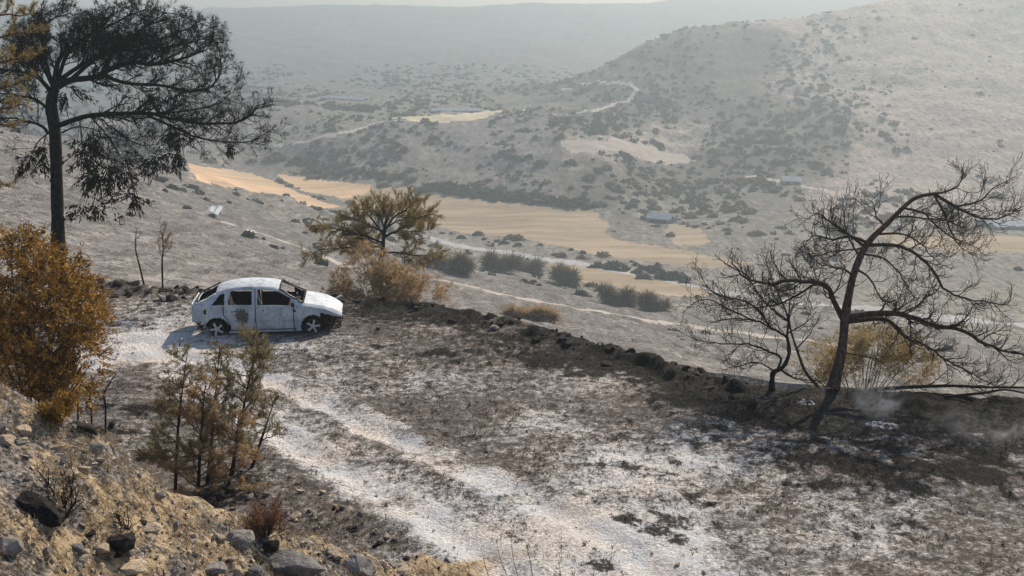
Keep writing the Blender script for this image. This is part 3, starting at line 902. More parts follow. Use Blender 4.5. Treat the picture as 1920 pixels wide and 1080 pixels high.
def hanging(tips, g):
    P_, D_ = [], []
    for cx, cy, rx, ry, n in ((170, 272, 32, 30, 150), (163, 302, 28, 28, 110), (212, 328, 42, 36, 240), (182, 345, 36, 26, 140), (248, 378, 20, 26, 90), (188, 393, 26, 16, 80), (150, 395, 18, 14, 50),
                              (316, 258, 24, 28, 110), (288, 312, 32, 24, 150), (330, 292, 20, 26, 80), (62, 308, 38, 20, 110), (85, 285, 16, 14, 40), (280, 185, 12, 12, 40), (330, 182, 10, 8, 30), (430, 278, 12, 6, 25), (130, 180, 28, 26, 90)):
        p, d = clump(cx, cy, rx, ry, n, Zl, .55, g); P_.append(p); D_.append(d)
    # hanging leaves still on the lower twigs, and thin stalks that carry them
    A = leaf_quads(np.concatenate(P_), np.concatenate(D_), 5, .17, .045, g, .55, .5)
    return black_needles(tips, g) + [('leaves', 'needle_black', [A])]
root = build_tree('burnt_pine', on_ground(P(107, 530, Zl)), lp([(243, 1230), (246, 1080), (240, 800), (232, 560), (216, 450), (228, 375)]), [.25, .22, .20, .19, .18, .15], limbs,
           [(.115, .5, 1.3, .75, .15, .03, 6), (.10, .24, .6, .75, .2, .10, 5), (.115, .12, .28, .7, .2, .14, 3)], 201, 'char_bark', None, hanging,
           label='tall blackened pine with a flat dense crown standing behind the orange bush', cat='tree')
T = Tubes(); g = np.random.default_rng(9); tb = np.array(root.location)
for cx, cy, ox, oy in ((170, 272, 178, 218), (163, 302, 150, 225), (212, 328, 205, 255), (182, 345, 165, 250), (248, 378, 235, 300), (188, 393, 190, 330), (316, 258, 300, 220), (288, 312, 270, 265), (330, 292, 320, 235), (62, 308, 85, 252), (150, 395, 175, 330)):
    for k in range(5):
        a = P(ox, oy, Zl + g.normal() * .15); b = P(cx + g.normal() * 12, cy + 14 + g.normal() * 10, Zl + g.normal() * .4)
        m = (a + b) / 2 + g.normal(size=3) * .12 + np.array([0, 0, .1])
        T.add(smooth_line([a, m, b], 7), np.linspace(.014, .004, 7), 3)
link('drooping_twigs', T.mesh('drooping_twigs', tb), M['char_bark'], root)

# ---- brown scorched pine reaching in from beyond the left edge
Ze = 24.0
def ep(pts, d0=0., d1=0.): return pxline(pts, Ze, depth=d0, end_depth=d1)
def brown_sprays(per, length, width, mt, keep=1.0, droop=.1, nm='crown'):
    def f(tips, g):
        pts, dr = [], []
        for c in tips:
            if g.random() > keep: continue
            for k in range(len(c) - 1):
                for u in (0, .5):
                    pts.append(c[k] + (c[k + 1] - c[k]) * u); dr.append(c[k + 1] - c[k])
        return [(nm, mt, [needles(np.array(pts), np.array(dr), per, length, width, g, .7, droop)])]
    return f
limbs = [(ep(l, 0, d), .05) for l, d in (
  ([(-150, 40), (-80, 30), (-20, 30), (60, 25)], -.5), ([(-150, 90), (-60, 90), (0, 70), (66, 60)], .5), ([(-150, 130), (-60, 120), (10, 115), (62, 100)], -.6),
  ([(-150, 200), (-60, 180), (0, 165), (58, 150)], .5), ([(-155, 240), (-60, 220), (0, 205), (48, 195)], -.5), ([(-155, 290), (-70, 260), (-10, 235), (30, 240)], .6),
  ([(-155, 380), (-70, 350), (-20, 330), (14, 350)], .3), ([(-150, 20), (-80, -20), (-20, -20), (30, 10)], .8))]
build_tree('scorched_pine', on_ground(P(-165, 720, Ze)), np.array([on_ground(P(-165, 720, Ze)), P(-160, 500, Ze), P(-152, 300, Ze), P(-150, 100, Ze), P(-140, -60, Ze)]), [.2, .18, .15, .12, .07],
           limbs, [(.16, .3, .6, .6, .14, .05, 5), (.10, .14, .32, .6, .16, .05, 4)], 301, 'twig', None, brown_sprays(5, .11, .012, 'needle_brown', .85),
           label='scorched brown pine boughs reaching in at the left border', cat='tree')

# ---- big orange bush
def bush(name, base_px, Z, lumps, sprays, leaf, per, mt, seed, up=.5, twig_mat='twig', quads=True, spread=.8, droop=.15, shell=.55, **kw):
    """lumps: (px, py, radius x px, radius y px, depth offset) ellipsoids; leaf = (length, width)"""
    g = np.random.default_rng(seed)
    base = on_ground(P(base_px[0], base_px[1], Z))
    root = empty(name, base, **kw)
    s = Z / F_PX
    area = np.array([l[2] * l[3] for l in lumps], float); area /= area.sum()
    Ps, Ds = [], []; T = Tubes()
    for (cx, cy, rx, ry, dz), w in zip(lumps, area):
        n = int(sprays * w); c = P(cx, cy, Z + dz)
        q = unit(g.normal(size=(n, 3))) * (shell + (1.08 - shell) * g.random((n, 1)) ** .7)
        q *= 1 + .22 * fbm(q[:, 0] * 3 + cx, q[:, 2] * 3 + q[:, 1] * 2, 3, seed)[:, None]
        Ps.append(c + q * np.array([rx * s, (rx + ry) * .5 * s, ry * s])); Ds.append(q + np.array([0, 0, up]))
        for k in range(max(3, int(34 * w))):
            e = c + unit(g.normal(size=3)) * np.array([rx * s, (rx + ry) * .5 * s, ry * s]) * .8
            m = (base + e) / 2 + g.normal(size=3) * .12; m[2] = base[2] + (e[2] - base[2]) * .6
            T.add(smooth_line([base + g.normal(size=3) * np.array([.2, .2, 0.01]), m, e], 8), np.linspace(.022, .006, 8), 4)
    Ps = np.concatenate(Ps); Ds = np.concatenate(Ds)
    gap = fbm(Ps[:, 0] * 2.6 / (Z / 20), Ps[:, 2] * 2.6 / (Z / 20) + Ps[:, 1] * 1.3, 3, seed + 3)
    ok = (Ps[:, 2] > ground_z(Ps[:, 0], Ps[:, 1])) & (gap > -.62 + .3 * g.random(len(Ps)))
    fn = leaf_quads if quads else needles
    A = fn(Ps[ok], Ds[ok], per, leaf[0], leaf[1], g, spread, droop)
    link('foliage', foliage_mesh('foliage', [A], base), M[mt], root)
    link('stems', T.mesh('stems', base), M[twig_mat], root)
    return root
bush('scorched_bush', (60, 745), 20.5, [(40, 490, 70, 60, 0), (100, 520, 70, 60, -.3), (20, 560, 100, 90, 0), (110, 590, 85, 75, -.5), (150, 570, 50, 60, .3), (60, 640, 110, 90, -.3), (140, 650, 65, 60, -.2), (80, 700, 90, 60, -.3), (-60, 560, 80, 110, 0), (-40, 670, 90, 90, 0), (130, 720, 60, 50, -.2), (40, 450, 40, 25, .2)],
     5200, (.085, .024), 12, 'leaf_orange', 401, shell=.35, label='big orange scorched bush at the left above the stony bank', cat='bush')

# ---- young scorched conifers on this side of the track
def conifer(base_px, top_px, Z, seed, mt, nb, blen, low, lean, lb, per=4):
    g = np.random.default_rng(seed)
    base = on_ground(P(base_px[0], base_px[1], Z))
    top = P(top_px[0], top_px[1], Z + lean)
    mid = (base + top) / 2 + np.array([.05 * g.normal(), .1 * g.normal(), 0])
    trunk = smooth_line([base - np.array([0, 0, .05]), mid, top], 12)
    H = top[2] - base[2]; limbs = []
    for k in range(nb):
        f = low + (1 - low) * (k + g.random()) / nb
        q = trunk[min(int(f * 11), 10)]
        a = g.random() * 6.283
        d = np.array([math.cos(a), math.sin(a), .35 + .35 * f])
        L = blen * (1.05 - .72 * f) * (.7 + .6 * g.random())
        limbs.append((grow(q, d, L, 5, .12, (0, 0, .12), g), .010 + .006 * (1 - f)))
    build_tree('conifer_sapling', base, trunk, [.035, .03, .022, .012, .006], limbs, [(.10, .18, .42, .65, .14, .10, 4), (.09, .08, .18, .6, .15, .05, 3)], seed, 'twig', 'char_bark',
               brown_sprays(per, .07, .010, mt, .72, .05, 'foliage'), label=lb, cat='tree', group='young scorched conifers beside the track')
conifer((326, 905), (352, 655), 20.6, 501, 'needle_olive', 22, .75, .18, 0, 'young conifer nearest the bank, olive with a tan tip')
conifer((388, 905), (412, 650), 21.2, 502, 'needle_olive', 22, .70, .2, .2, 'middle young conifer of the clump below the car')
conifer((434, 895), (484, 632), 21.6, 503, 'needle_olive', 30, 1.05, .30, .3, 'tallest young conifer of the clump, nearest the pale track')
conifer((370, 918), (385, 720), 20.7, 504, 'needle_tan', 26, .80, .05, -.1, 'low tan conifer filling the middle of the clump', 5)
conifer((425, 915), (448, 770), 20.9, 505, 'needle_tan', 14, .45, .02, 0, 'smallest tan conifer at the foot of the tallest one', 5)
conifer((470, 870), (520, 735), 22.2, 506, 'needle_olive', 14, .6, .1, 0, 'low olive conifer leaning out over the pale track edge')

# ---- the bushy pine below the terrace edge, and the tan bush in front of it
Zm = 47.0
def mp(pts, d0=0., d1=0.): return pxline([(560 + a * .28125, 350 + b * .28125) for a, b in pts], Zm, depth=d0, end_depth=d1)
limbs = [(mp(l, 0, d), r) for l, d, r in (
 ([(570, 300), (640, 200), (720, 150), (790, 80)], -.6, .05), ([(575, 330), (700, 270), (820, 200), (895, 180)], .7, .05), ([(568, 330), (500, 230), (420, 150), (360, 180)], .6, .05),
 ([(565, 380), (450, 330), (330, 300), (200, 270), (90, 260)], -.8, .06), ([(562, 400), (430, 400), (300, 410), (150, 420), (60, 470)], .8, .05), ([(575, 290), (540, 200), (480, 130), (520, 100)], -.9, .04),
 ([(575, 270), (620, 160), (680, 100)], .9, .04), ([(560, 440), (680, 440), (780, 460), (880, 455), (960, 425)], -.3, .05), ([(572, 340), (650, 300), (740, 300), (880, 290)], -1.0, .04),
 ([(565, 400), (480, 360), (400, 340), (300, 370)], 1.4, .04), ([(572, 300), (470, 260), (380, 220), (310, 200)], 0, .04), ([(572, 280), (660, 230), (760, 190), (840, 140)], 1.3, .04))]
tb = on_ground(P(712, 560, Zm))
build_tree('scorched_pine', tb, np.array([tb - np.array([0, 0, .1]), P(714, 520, Zm), P(717, 470, Zm), P(720, 440, Zm), P(724, 410, Zm)]), [.12, .11, .09, .07, .05], limbs,
           [(.12, .5, 1.15, .8, .14, .07, 5), (.11, .2, .55, .7, .16, .08, 4)], 601, 'char_bark', None, brown_sprays(4, .17, .018, 'needle_brown', .72),
           label='windswept brown pine rising from below the terrace beyond the car', cat='tree')
bush('scorched_bush', (720, 568), 44.0, [(700, 500, 50, 34, 0), (660, 535, 50, 34, 0), (740, 530, 70, 40, 0), (800, 545, 45, 28, 0), (640, 555, 40, 20, 0), (720, 560, 90, 24, -.4), (690, 475, 26, 20, 0)],
     3600, (.20, .022), 8, 'needle_tan', 611, quads=False, spread=.9, shell=.15, label='tan dried bush below the windswept pine behind the car', cat='bush')
bush('scorched_bush', (1615, 720), 33.5, [(1600, 670, 75, 50, 0), (1680, 665, 60, 46, 0), (1640, 640, 60, 34, 0), (1540, 690, 50, 40, 0), (1720, 690, 36, 36, 0)],
     3400, (.10, .020), 7, 'leaf_yellow', 621, spread=.9, shell=.15, label='yellow brown bush behind the trunk of the leaning pine', cat='bush')
for k, (bx, by, Z, lumps, mt, lb) in enumerate((
   (1000, 598, 41.0, [(985, 582, 26, 16, 0), (1020, 590, 32, 14, 0), (960, 588, 18, 12, 0)], 'needle_tan', 'straw brown bush just beyond the black terrace edge'),
   (840, 508, 150.0, [(840, 490, 34, 20, 0), (815, 495, 16, 14, 0), (865, 495, 16, 14, 0)], 'scrub_brown', 'dark rounded bush beside the windswept pine far down the slope'),
   (945, 512, 165.0, [(935, 500, 18, 14, 0), (960, 505, 18, 12, 0)], 'scrub_brown', 'low brown bush above the pale track, left one of two'),
   (992, 512, 165.0, [(992, 499, 16, 16, 0), (1005, 505, 12, 12, 0)], 'scrub_brown', 'rounded brown bush above the pale track, right one of two'),
   (1062, 538, 150.0, [(1060, 522, 15, 14, 0), (1070, 530, 12, 10, 0)], 'scrub_brown', 'small dark bush at the lower tip of the tan field'),
   (1165, 575, 150.0, [(1150, 555, 20, 14, 0), (1180, 562, 26, 14, 0)], 'scrub_brown', 'brown bush on the slope above the track, near the tan field'),
   (1220, 585, 150.0, [(1215, 570, 22, 12, 0), (1240, 575, 14, 9, 0)], 'scrub_brown', 'flat dark bush on the slope right of the brown one'))):
    rg = np.random.default_rng(650 + k); lumps = [(cx + rg.normal() * rx * .55, cy + rg.normal() * ry * .55, ry * (.25 + .6 * rg.random()), ry * (.2 + .5 * rg.random()), 0) for cx, cy, rx, ry, _ in lumps for _i in range(3)]
    hp = hit(bx, by, 38); Zb = float(hp[1] * math.cos(PITCH) - (hp[2] - CAM_H) * math.sin(PITCH))
    sc = Zb / F_PX
    bush('dry_bush', (bx, by), Zb, lumps, 420 if k else 900, (34 * sc * .55, 34 * sc * .06), 7, mt, 640 + k, up=.1, quads=False, spread=1.1, shell=.2, label=lb, cat='bush')

# ---- small burnt saplings and twigs
def stick(name, px_pts, Z, r, seed, lb, spec, limbs=(), mat='char_bark', fol=None, cat='sapling', group=None, ends=.0):
    b = on_ground(P(*px_pts[0], Z)); t = np.array([b - np.array([0, 0, .04])] + [P(a, c, Z + ends * i) for i, (a, c) in enumerate(px_pts[1:])])
    L = [(pxline(l, Z, depth=0, end_depth=d), rr) for l, d, rr in limbs] + [(t[len(t) // 3:], r * .5)]
    build_tree(name, b, t, [r, r * .8, r * .5, r * .25], L, spec, seed, mat, None, fol, label=lb, cat=cat, group=group)
tw = [(.16, .2, .5, .6, .14, .12, 5), (.12, .1, .22, .6, .15, .1, 3)]
stick('burnt_sapling', [(274, 532), (262, 500), (254, 465), (256, 432)], 37.5, .035, 701, 'curved bare sapling behind the stone row, left one of two', tw)
stick('burnt_sapling', [(303, 535), (304, 500), (306, 460), (302, 432)], 37.8, .035, 702, 'bare sapling with a few brown twigs behind the stone row', [(.13, .4, .9, .8, .14, .08, 5), (.12, .15, .35, .6, .15, .1, 4)], fol=brown_sprays(2, .12, .014, 'dry_red', .5))
for k, (pts, lb) in enumerate((([(142, 800), (146, 760), (150, 728), (160, 700)], 'bare charred stem beside the orange bush, nearest to it'),
                               ([(170, 798), (170, 760), (168, 728), (172, 704)], 'upright bare charred stem, middle of three beside the orange bush'),
                               ([(190, 800), (198, 765), (196, 735), (218, 700)], 'forked bare charred stem, farthest of three from the orange bush'))):
    stick('burnt_sapling', pts, 22.0, .022, 711 + k, lb, [(.2, .25, .55, .5, .12, .15, 5), (.14, .1, .2, .6, .15, .1, 3)])
# on the bank
def bank_hit(px, py): return hit(px, py, 5, 40)
def twiggy(px, py, n, L, seed, mt, lb, name, spread=.9, spec=None, r=.008, cat='shrub', fol=None):
    g = np.random.default_rng(seed); b = bank_hit(px, py)
    root = empty(name, b, label=lb, cat=cat); T = Tubes(); tips = []
    for k in range(n):
        a = g.random() * 6.283; d = np.array([math.cos(a) * spread, math.sin(a) * spread, 1.0])
        c = grow(b - np.array([0, 0, .03]), d, L * (.6 + .5 * g.random()), 6, .12, (0, 0, .05), g)
        T.add(c, np.linspace(r, r * .3, 7), 4); ramify(T, c, r * .6, 0, spec or [(.07, .1, .25, .6, .15, .1, 4), (.06, .05, .12, .6, .2, .1, 3)], g, tips)
    link('twigs', T.mesh('twigs', b), M[mt], root, kind='stuff')
    if fol:
        for pn, m_, parts in fol(tips, g): link(pn, foliage_mesh(pn, parts, b), M[m_], root)
twiggy(124, 968, 9, .55, 731, 'char_bark', 'charred leafless little bush beside the dark wedge boulder on the bank', 'burnt_shrub', .55)
twiggy(240, 990, 6, .28, 732, 'char_bark', 'tiny charred twigs behind the round dark boulder', 'burnt_shrub', .8)
twiggy(500, 1008, 26, .48, 733, 'twig', 'reddish brown dry shrub at the lower end of the bank', 'dry_shrub', .55, fol=brown_sprays(2, .06, .006, 'dry_red', .9, 0, 'dry_leaves'))
twiggy(110, 790, 16, .35, 734, 'twig', 'small rusty shrub on the bank crest under the orange bush', 'dry_shrub', .8, fol=brown_sprays(3, .05, .01, 'leaf_orange', .9, 0, 'dry_leaves'))
# ------------------------------------------------------------------ the burnt-out hatchback
def car_materials():
    m = NT('burnt_white_paint'); p = m.coord()
    n1 = m.noise(p, 2.2, 6, .65); n2 = m.noise(p, 9, 6, .7); n3 = m.noise(p, 34, 4, .7)
    col = m.mix(m.ramp(n1, .38, .64), (.52, .575, .63), (.35, .41, .47))
    col = m.mix(m.ramp(n2, .52, .66, 0, .6), col, (.28, .27, .265))
    col = m.mix(m.ramp(n3, .58, .66, 0, .5), col, (.20, .125, .08))
    col = m.mix(m.ramp(n3, .36, .26, 0, .5), col, (.78, .77, .75))
    run = m.noise(m.mapping(p, (9, 9, 1.1)), 1.0, 5, .65)
    col = m.mix(m.ramp(run, .54, .66, 0, .55), col, (.20, .20, .205))
    # the soot burst on the rear door
    sx = m.n('ShaderNodeSeparateXYZ'); m.l(p, sx.inputs[0])
    dx = m.math('DIVIDE', m.math('SUBTRACT', sx.outputs[0], .71), .22); dz = m.math('DIVIDE', m.math('SUBTRACT', sx.outputs[2], .57), .24)
    d = m.math('SQRT', m.math('ADD', m.math('MULTIPLY', dx, dx), m.math('MULTIPLY', dz, dz)))
    d = m.math('ADD', d, m.math('MULTIPLY', m.math('ADD', m.math('MULTIPLY', m.math('SUBTRACT', n2, .5), 1.6), m.math('MULTIPLY', m.math('SUBTRACT', m.noise(p, 22, 3, .6), .5), 1.5)), 1.0))
    near_side = m.math('LESS_THAN', sx.outputs[1], 0.0)
    col = m.mix(m.math('MULTIPLY', near_side, m.ramp(d, 1.0, .75, 0, .93)), col, m.mix(m.ramp(n3, .45, .6), (.03, .035, .03), (.10, .105, .09)))
    m.bsdf(col, m.ramp(n2, .3, .7, .5, .85), m.bump(n2, .25, .02), spec=.3)
    M['paint'] = m.m
    def plain(name, c, rough=.9, metallic=0., var=.5):
        q = NT(name); pc = q.coord(); n = q.noise(pc, 14, 5, .7)
        q.bsdf(q.mix(q.ramp(n, .35, .65), c, tuple(k * var for k in c)), rough, q.bump(n, .5, .02), metallic, .2)
        return q.m
    M['soot'] = plain('soot', (.022, .020, .019), .95)
    M['alloy'] = plain('ash_coated_alloy', (.62, .63, .65), .6, .3, .8)
    M['rust'] = plain('burnt_steel', (.11, .075, .055), .9, .2, .4)
    M['debris'] = plain('melted_debris', (.12, .085, .055), .95, 0, .25)
car_materials()

def build_car():
    fl, fr_ = P0(408, 629), P0(588, 623)
    ax = unit((fr_ - fl) * np.array([1, 1, 0])); yaw = math.atan2(ax[1], ax[0])
    # near wheels touch at these points; the middle of the car lies .76 m further in
    rear = fl + np.array([-math.sin(yaw), math.cos(yaw), 0]) * .76
    root = empty('burnt_car', (rear[0], rear[1], float(ground_z(rear[0], rear[1])[0]) - .01), label='burnt-out white hatchback resting on its bare alloy wheels', cat='car')
    root.rotation_euler = (0, 0, yaw)
    WB = float(np.linalg.norm((fr_ - fl)[:2]))
    XS = np.arange(-.68, 3.475, .025)
    k = WB / 2.66
    ztop = lambda x: np.interp(x, [-.68, -.62, -.52, -.30, -.05, .12, .35, .65, .95, 1.3, 1.55, 1.74, 2.1, 2.42, 2.75, 3.05, 3.25, 3.40, 3.475],
                                  [.80, .93, .99, 1.10, 1.24, 1.325, 1.385, 1.42, 1.43, 1.415, 1.385, 1.335, 1.11, .905, .845, .77, .70, .60, .50])
    belt = lambda x: np.interp(x, [-.7, -.3, .3, 1.2, 2.1, 2.5, 3.0, 3.475], [.80, .88, .87, .84, .81, .79, .68, .42])
    wid = lambda x: np.interp(x, [-.68, -.5, -.1, .6, 2.2, 2.8, 3.1, 3.35, 3.475], [.68, .77, .845, .86, .86, .85, .80, .70, .60])
    n1, n2, n3 = 26, 16, 14
    rows = n1 + n2 + n3 + 1
    def section(x, side):
        zt, b, w = float(ztop(x)), float(belt(x)), float(wid(x))
        b = min(b, zt - .06)
        rail = zt - .10 if zt - b > .25 else b + (zt - b) * .55
        wr = w * np.interp(zt - b, [0, .1, .5], [.93, .86, .665])
        pts = []
        for i in range(n1):
            f = i / n1; z = .07 + (b - .07) * f
            y = w * (.955 + .045 * math.sin(math.pi * min(1, f * 1.15)))
            if .36 < f < .42: y -= .012
            pts.append((x, side * y, z))
        for i in range(n2):
            f = i / n2; pts.append((x, side * (w * .955 + (wr - w * .955) * f ** 1.1), b + (rail - b) * f))
        for i in range(n3 + 1):
            f = i / n3; a = f * math.pi / 2
            pts.append((x, side * wr * (1 - f) , rail + (zt - rail) * math.sin(a) ** .8))
        return pts
    groups = {}
    VL = {}
    for side in (-1, 1):
        VL[side] = np.array([section(x, side) for x in XS])
    def put(nm, quad): groups.setdefault(nm, []).append(quad)
    XW0, XW1 = 0.0, 2.66
    for side in (-1, 1):
        A = VL[side]
        for i in range(len(XS) - 1):
            for j in range(rows - 1):
                q = np.array([A[i, j], A[i + 1, j], A[i + 1, j + 1], A[i, j + 1]])
                c = q.mean(0); x, z = c[0], c[2]; zt = float(ztop(x))
                if side > 0: q = q[::-1]
                if j < n1:
                    if (x - XW0 - .02) ** 2 + (z - .20) ** 2 < .345 ** 2 or (x - XW1) ** 2 + (z - .20) ** 2 < .335 ** 2: continue
                    if x > 2.88 and z < .58 - (x - 2.9) * .34: continue          # burnt-away front bumper
                    if x < -.34 and z < .40: continue                             # burnt-away rear bumper
                    if side < 0 and (x + .28) ** 2 + (z - .70) ** 2 < .062 ** 2: continue   # fuel filler hole
                    if side < 0 and ((x - 2.17) ** 2 + (z - .66) ** 2 < .035 ** 2 or (x - 1.30) ** 2 / 1.5 + (z - .70) ** 2 < .022 ** 2): continue   # holes left by lamp and handle
                    if side < 0 and .40 < x < .60 and abs(z - .69) < .014: continue
                    if 1.06 < x < 1.085 or 2.11 < x < 2.135: continue             # door gaps
                    if .17 < x < 2.2 and .125 < z < .155: continue
                    if .16 < x < 2.13 and z > .14:
                        # rear door edge follows the wheel arch
                        if x < 1.07:
                            e = .20 if z > .62 else .20 + .18 * (1 - ((z - .2) / .42) ** 2 if z > .2 else 1)
                            if abs(x - e) < .014: continue
                            if x > e: put(('rear_door', side), q); continue
                        else:
                            put(('front_door', side), q); continue
                    put(('body', side), q)
                elif j < n1 + n2:
                    f = (j - n1) / n2
                    if zt - float(belt(x)) > .16:
                        if .34 < x < .985 and .04 < f < .86:
                            if not (x < .34 + .12 * f ** 2): continue
                        if 1.155 < x < 2.06 and .04 < f < .86:
                            continue
                        if -.10 < x < .24 and .06 < f < .80 and f < (x + .14) / .30: continue
                    if (1.06 < x < 1.085) and f < .9: continue
                    if .26 < x < 1.06 : put(('rear_door', side), q)
                    elif 1.08 < x < 2.12 and zt - float(belt(x)) > .10 and f < .9: put(('front_door', side), q)
                    else: put(('body', side), q)
                else:
                    f = (j - n1 - n2) / n3
                    if 1.76 < x < 2.40 and f > .10: continue                      # windscreen gone
                    if -.50 < x < .0 and f > .14: continue                        # rear window gone
                    if x > 2.42: put(('bonnet', 0), q)
                    elif 0 <= x <= 1.76: put(('roof', 0), q)
                    else: put(('body', side), q)
    def weld(quads, name, thick=.012, mat='paint', parent=root):
        V = np.concatenate(quads).reshape(-1, 3) if isinstance(quads, list) else quads
        V = V * np.array([k, 1, 1])
        key = np.round(V, 4); u, inv = np.unique(key, axis=0, return_inverse=True)
        F = inv.reshape(-1, 4)
        F = F[[len(set(f)) == 4 for f in F]]
        me = mesh_np(name, u, F, True)
        o = link(name, me, M[mat], parent)
        s = o.modifiers.new('shell', 'SOLIDIFY'); s.thickness = thick; s.offset = -1
        me.materials.append(M['soot']); s.material_offset = 1
        return o
    weld([np.array(q) for q in groups[('body', -1)] + groups[('body', 1)]], 'body')
    for side in (-1, 1):
        for nm in ('front_door', 'rear_door'):
            weld(groups[(nm, side)], nm)
    weld(groups[('roof', 0)], 'roof')
    weld(groups[('bonnet', 0)], 'bonnet')
    def boxes(name, lst, mat, parent=root, bevel=.01):
        bm = bmesh.new()
        for (cx, cy, cz, sx, sy, sz, *rot) in lst:
            mtx = Matrix.Translation((cx * k, cy, cz)) @ (Matrix.Rotation(rot[0], 4, rot[1]) if rot else Matrix()) @ Matrix.Diagonal((sx, sy, sz, 1))
            bmesh.ops.create_cube(bm, size=1, matrix=mtx)
        if bevel: bmesh.ops.bevel(bm, geom=list(bm.edges), offset=bevel, segments=1, affect='EDGES')
        me = bpy.data.meshes.new(name); bm.to_mesh(me); bm.free()
        return link(name, me, M[mat], parent)
    # tail panel, floor, bulkhead, dashboard
    boxes('tailgate', [(-.665, 0, .66, .03, 1.32, .52)], 'paint')
    boxes('floor_pan', [(1.3, 0, .12, 2.4, 1.56, .03), (2.25, 0, .45, .05, 1.5, .66), (.05, 0, .42, .05, 1.4, .6)], 'soot')
    boxes('dashboard', [(2.10, 0, .72, .28, 1.44, .12)], 'soot', bevel=.03)
    boxes('engine', [(2.72, .05, .42, .55, .7, .42), (2.78, -.35, .34, .4, .3, .3), (3.15, 0, .36, .06, 1.1, .40)], 'rust', bevel=.03)
    for y in (-.37, .37):
        st = boxes('seat', [(1.30, y, .34, .46, .44, .10), (1.05, y, .68, .08, .42, .62, R(-14), 'Y')], 'soot', bevel=.03)
        boxes('headrest', [(.955, y, 1.04, .05, .24, .12, R(-14), 'Y')], 'soot', st, .02)
    boxes('rear_seat', [(.50, 0, .36, .42, 1.2, .10), (.26, 0, .66, .08, 1.2, .5, R(-16), 'Y')], 'soot', bevel=.03)
    # steering wheel
    T = Tubes(); a = np.linspace(0, 2 * math.pi, 25)
    T.add(np.stack([1.86 * k + .07 * np.sin(a), .37 + .17 * np.cos(a), .80 + .16 * np.sin(a)], 1), np.full(25, .014), 5)
    T.add(np.array([(1.86 * k, .37, .80), (2.1 * k, .37, .68)]), [.02, .02], 5)
    link('steering_wheel', T.mesh('steering_wheel', (0, 0, 0)), M['soot'], root)
    # charred windscreen frame with its wipers, and the collapsed cowl
    T = Tubes()
    for s in (-1, 1):
        T.add(smooth_line([(1.76 * k, s * .55, 1.255), (2.08 * k, s * .64, 1.045), (2.40 * k, s * .73, .875)], 8), np.full(8, .022), 5)
    T.add(smooth_line([(2.39 * k, -.72, .88), (2.41 * k, 0, .915), (2.39 * k, .72, .88)], 9), np.full(9, .03), 5)
    T.add(smooth_line([(1.77 * k, -.54, 1.255), (1.77 * k, -.3, 1.31), (1.77 * k, 0, 1.325), (1.77 * k, .3, 1.31), (1.77 * k, .54, 1.255)], 9), np.full(9, .02), 5)
    T.add(smooth_line([(2.44 * k, -.3, .94), (2.30 * k, .1, 1.02), (2.36 * k, .3, .98)], 6), np.full(6, .012), 4)
    link('windscreen_frame', T.mesh('windscreen_frame', (0, 0, 0)), M['soot'], root)
    # rear window frame
    T = Tubes(); T.add(smooth_line([(-.52 * k, -.64, .985), (-.55 * k, 0, 1.0), (-.52 * k, .64, .985)], 9), np.full(9, .022), 5)
    for s in (-1, 1): T.add(smooth_line([(-.52 * k, s * .66, .97), (-.02 * k, s * .57, 1.22)], 5), np.full(5, .02), 5)
    link('rear_window_frame', T.mesh('rear_window_frame', (0, 0, 0)), M['soot'], root)
    # mirrors, melted
    for s in (-1, 1):
        bm = bmesh.new(); bmesh.ops.create_icosphere(bm, subdivisions=2, radius=1)
        for v in bm.verts: v.co = Vector((v.co.x * .05 + 2.13 * k, s * (.91 + v.co.y * .075), .88 + v.co.z * .075 - .02 * abs(v.co.x)))
        me = bpy.data.meshes.new('mirror'); bm.to_mesh(me); bm.free()
        link('mirror', me, M['soot'], root)
    # wheel arches and wheels
    T = Tubes()
    def arch(x, s):
        V, F = [], []
        for i in range(15):
            a = math.pi * i / 14
            for y in (s * .80, s * .50):
                V.append(((x + .34 * math.cos(a)) * k, y, .20 + .335 * math.sin(a)))
        F = [(2 * i, 2 * i + 1, 2 * i + 3, 2 * i + 2) for i in range(14)]
        V += [((x + .34 * math.cos(math.pi * i / 14)) * k, s * .5, .20 + .335 * math.sin(math.pi * i / 14)) for i in range(15)] + [(x * k, s * .5, .1)]
        b = len(V)
        F += [(b - 1, b - 16 + i, b - 15 + i, b - 15 + i) for i in range(14)]
        me = bpy.data.meshes.new('wheel_arch'); me.from_pydata(V, [], [tuple(dict.fromkeys(f)) for f in F]); me.update()
        link('wheel_arch', me, M['soot'], root)
    def wheel(x, s, rot):
        w = empty('wheel', (x * k, s * .76, .205)); w.parent = root; w.rotation_euler = (0, rot, 0)
        # bare rim: barrel, outer lip, five broad spokes, hub
        a = np.arange(28) * 2 * math.pi / 28
        prof = [(.185, -.09), (.165, -.05), (.165, .05), (.20, .085), (.215, .09), (.20, .095), (.188, .075)]
        V = np.array([(r * math.cos(t), -s * -y, r * math.sin(t)) for r, y in prof for t in a])
        i = np.arange(len(prof) * 28).reshape(len(prof), 28); j = np.roll(i, -1, 1)
        F = np.stack([i[:-1], j[:-1], j[1:], i[1:]], -1).reshape(-1, 4)
        link('rim', mesh_np('rim', V, F), M['rust'], w)
        for n in range(5):
            t = n * 2 * math.pi / 5; bm = bmesh.new()
            mt = Matrix.Rotation(-t, 4, 'Y') @ Matrix.Translation((.11, s * .07, 0)) @ Matrix.Diagonal((.18, .03, .062, 1))
            bmesh.ops.create_cube(bm, size=1, matrix=mt); bmesh.ops.bevel(bm, geom=list(bm.edges), offset=.008, segments=1, affect='EDGES')
            me = bpy.data.meshes.new('spoke'); bm.to_mesh(me); bm.free(); link('spoke', me, M['alloy'], w)
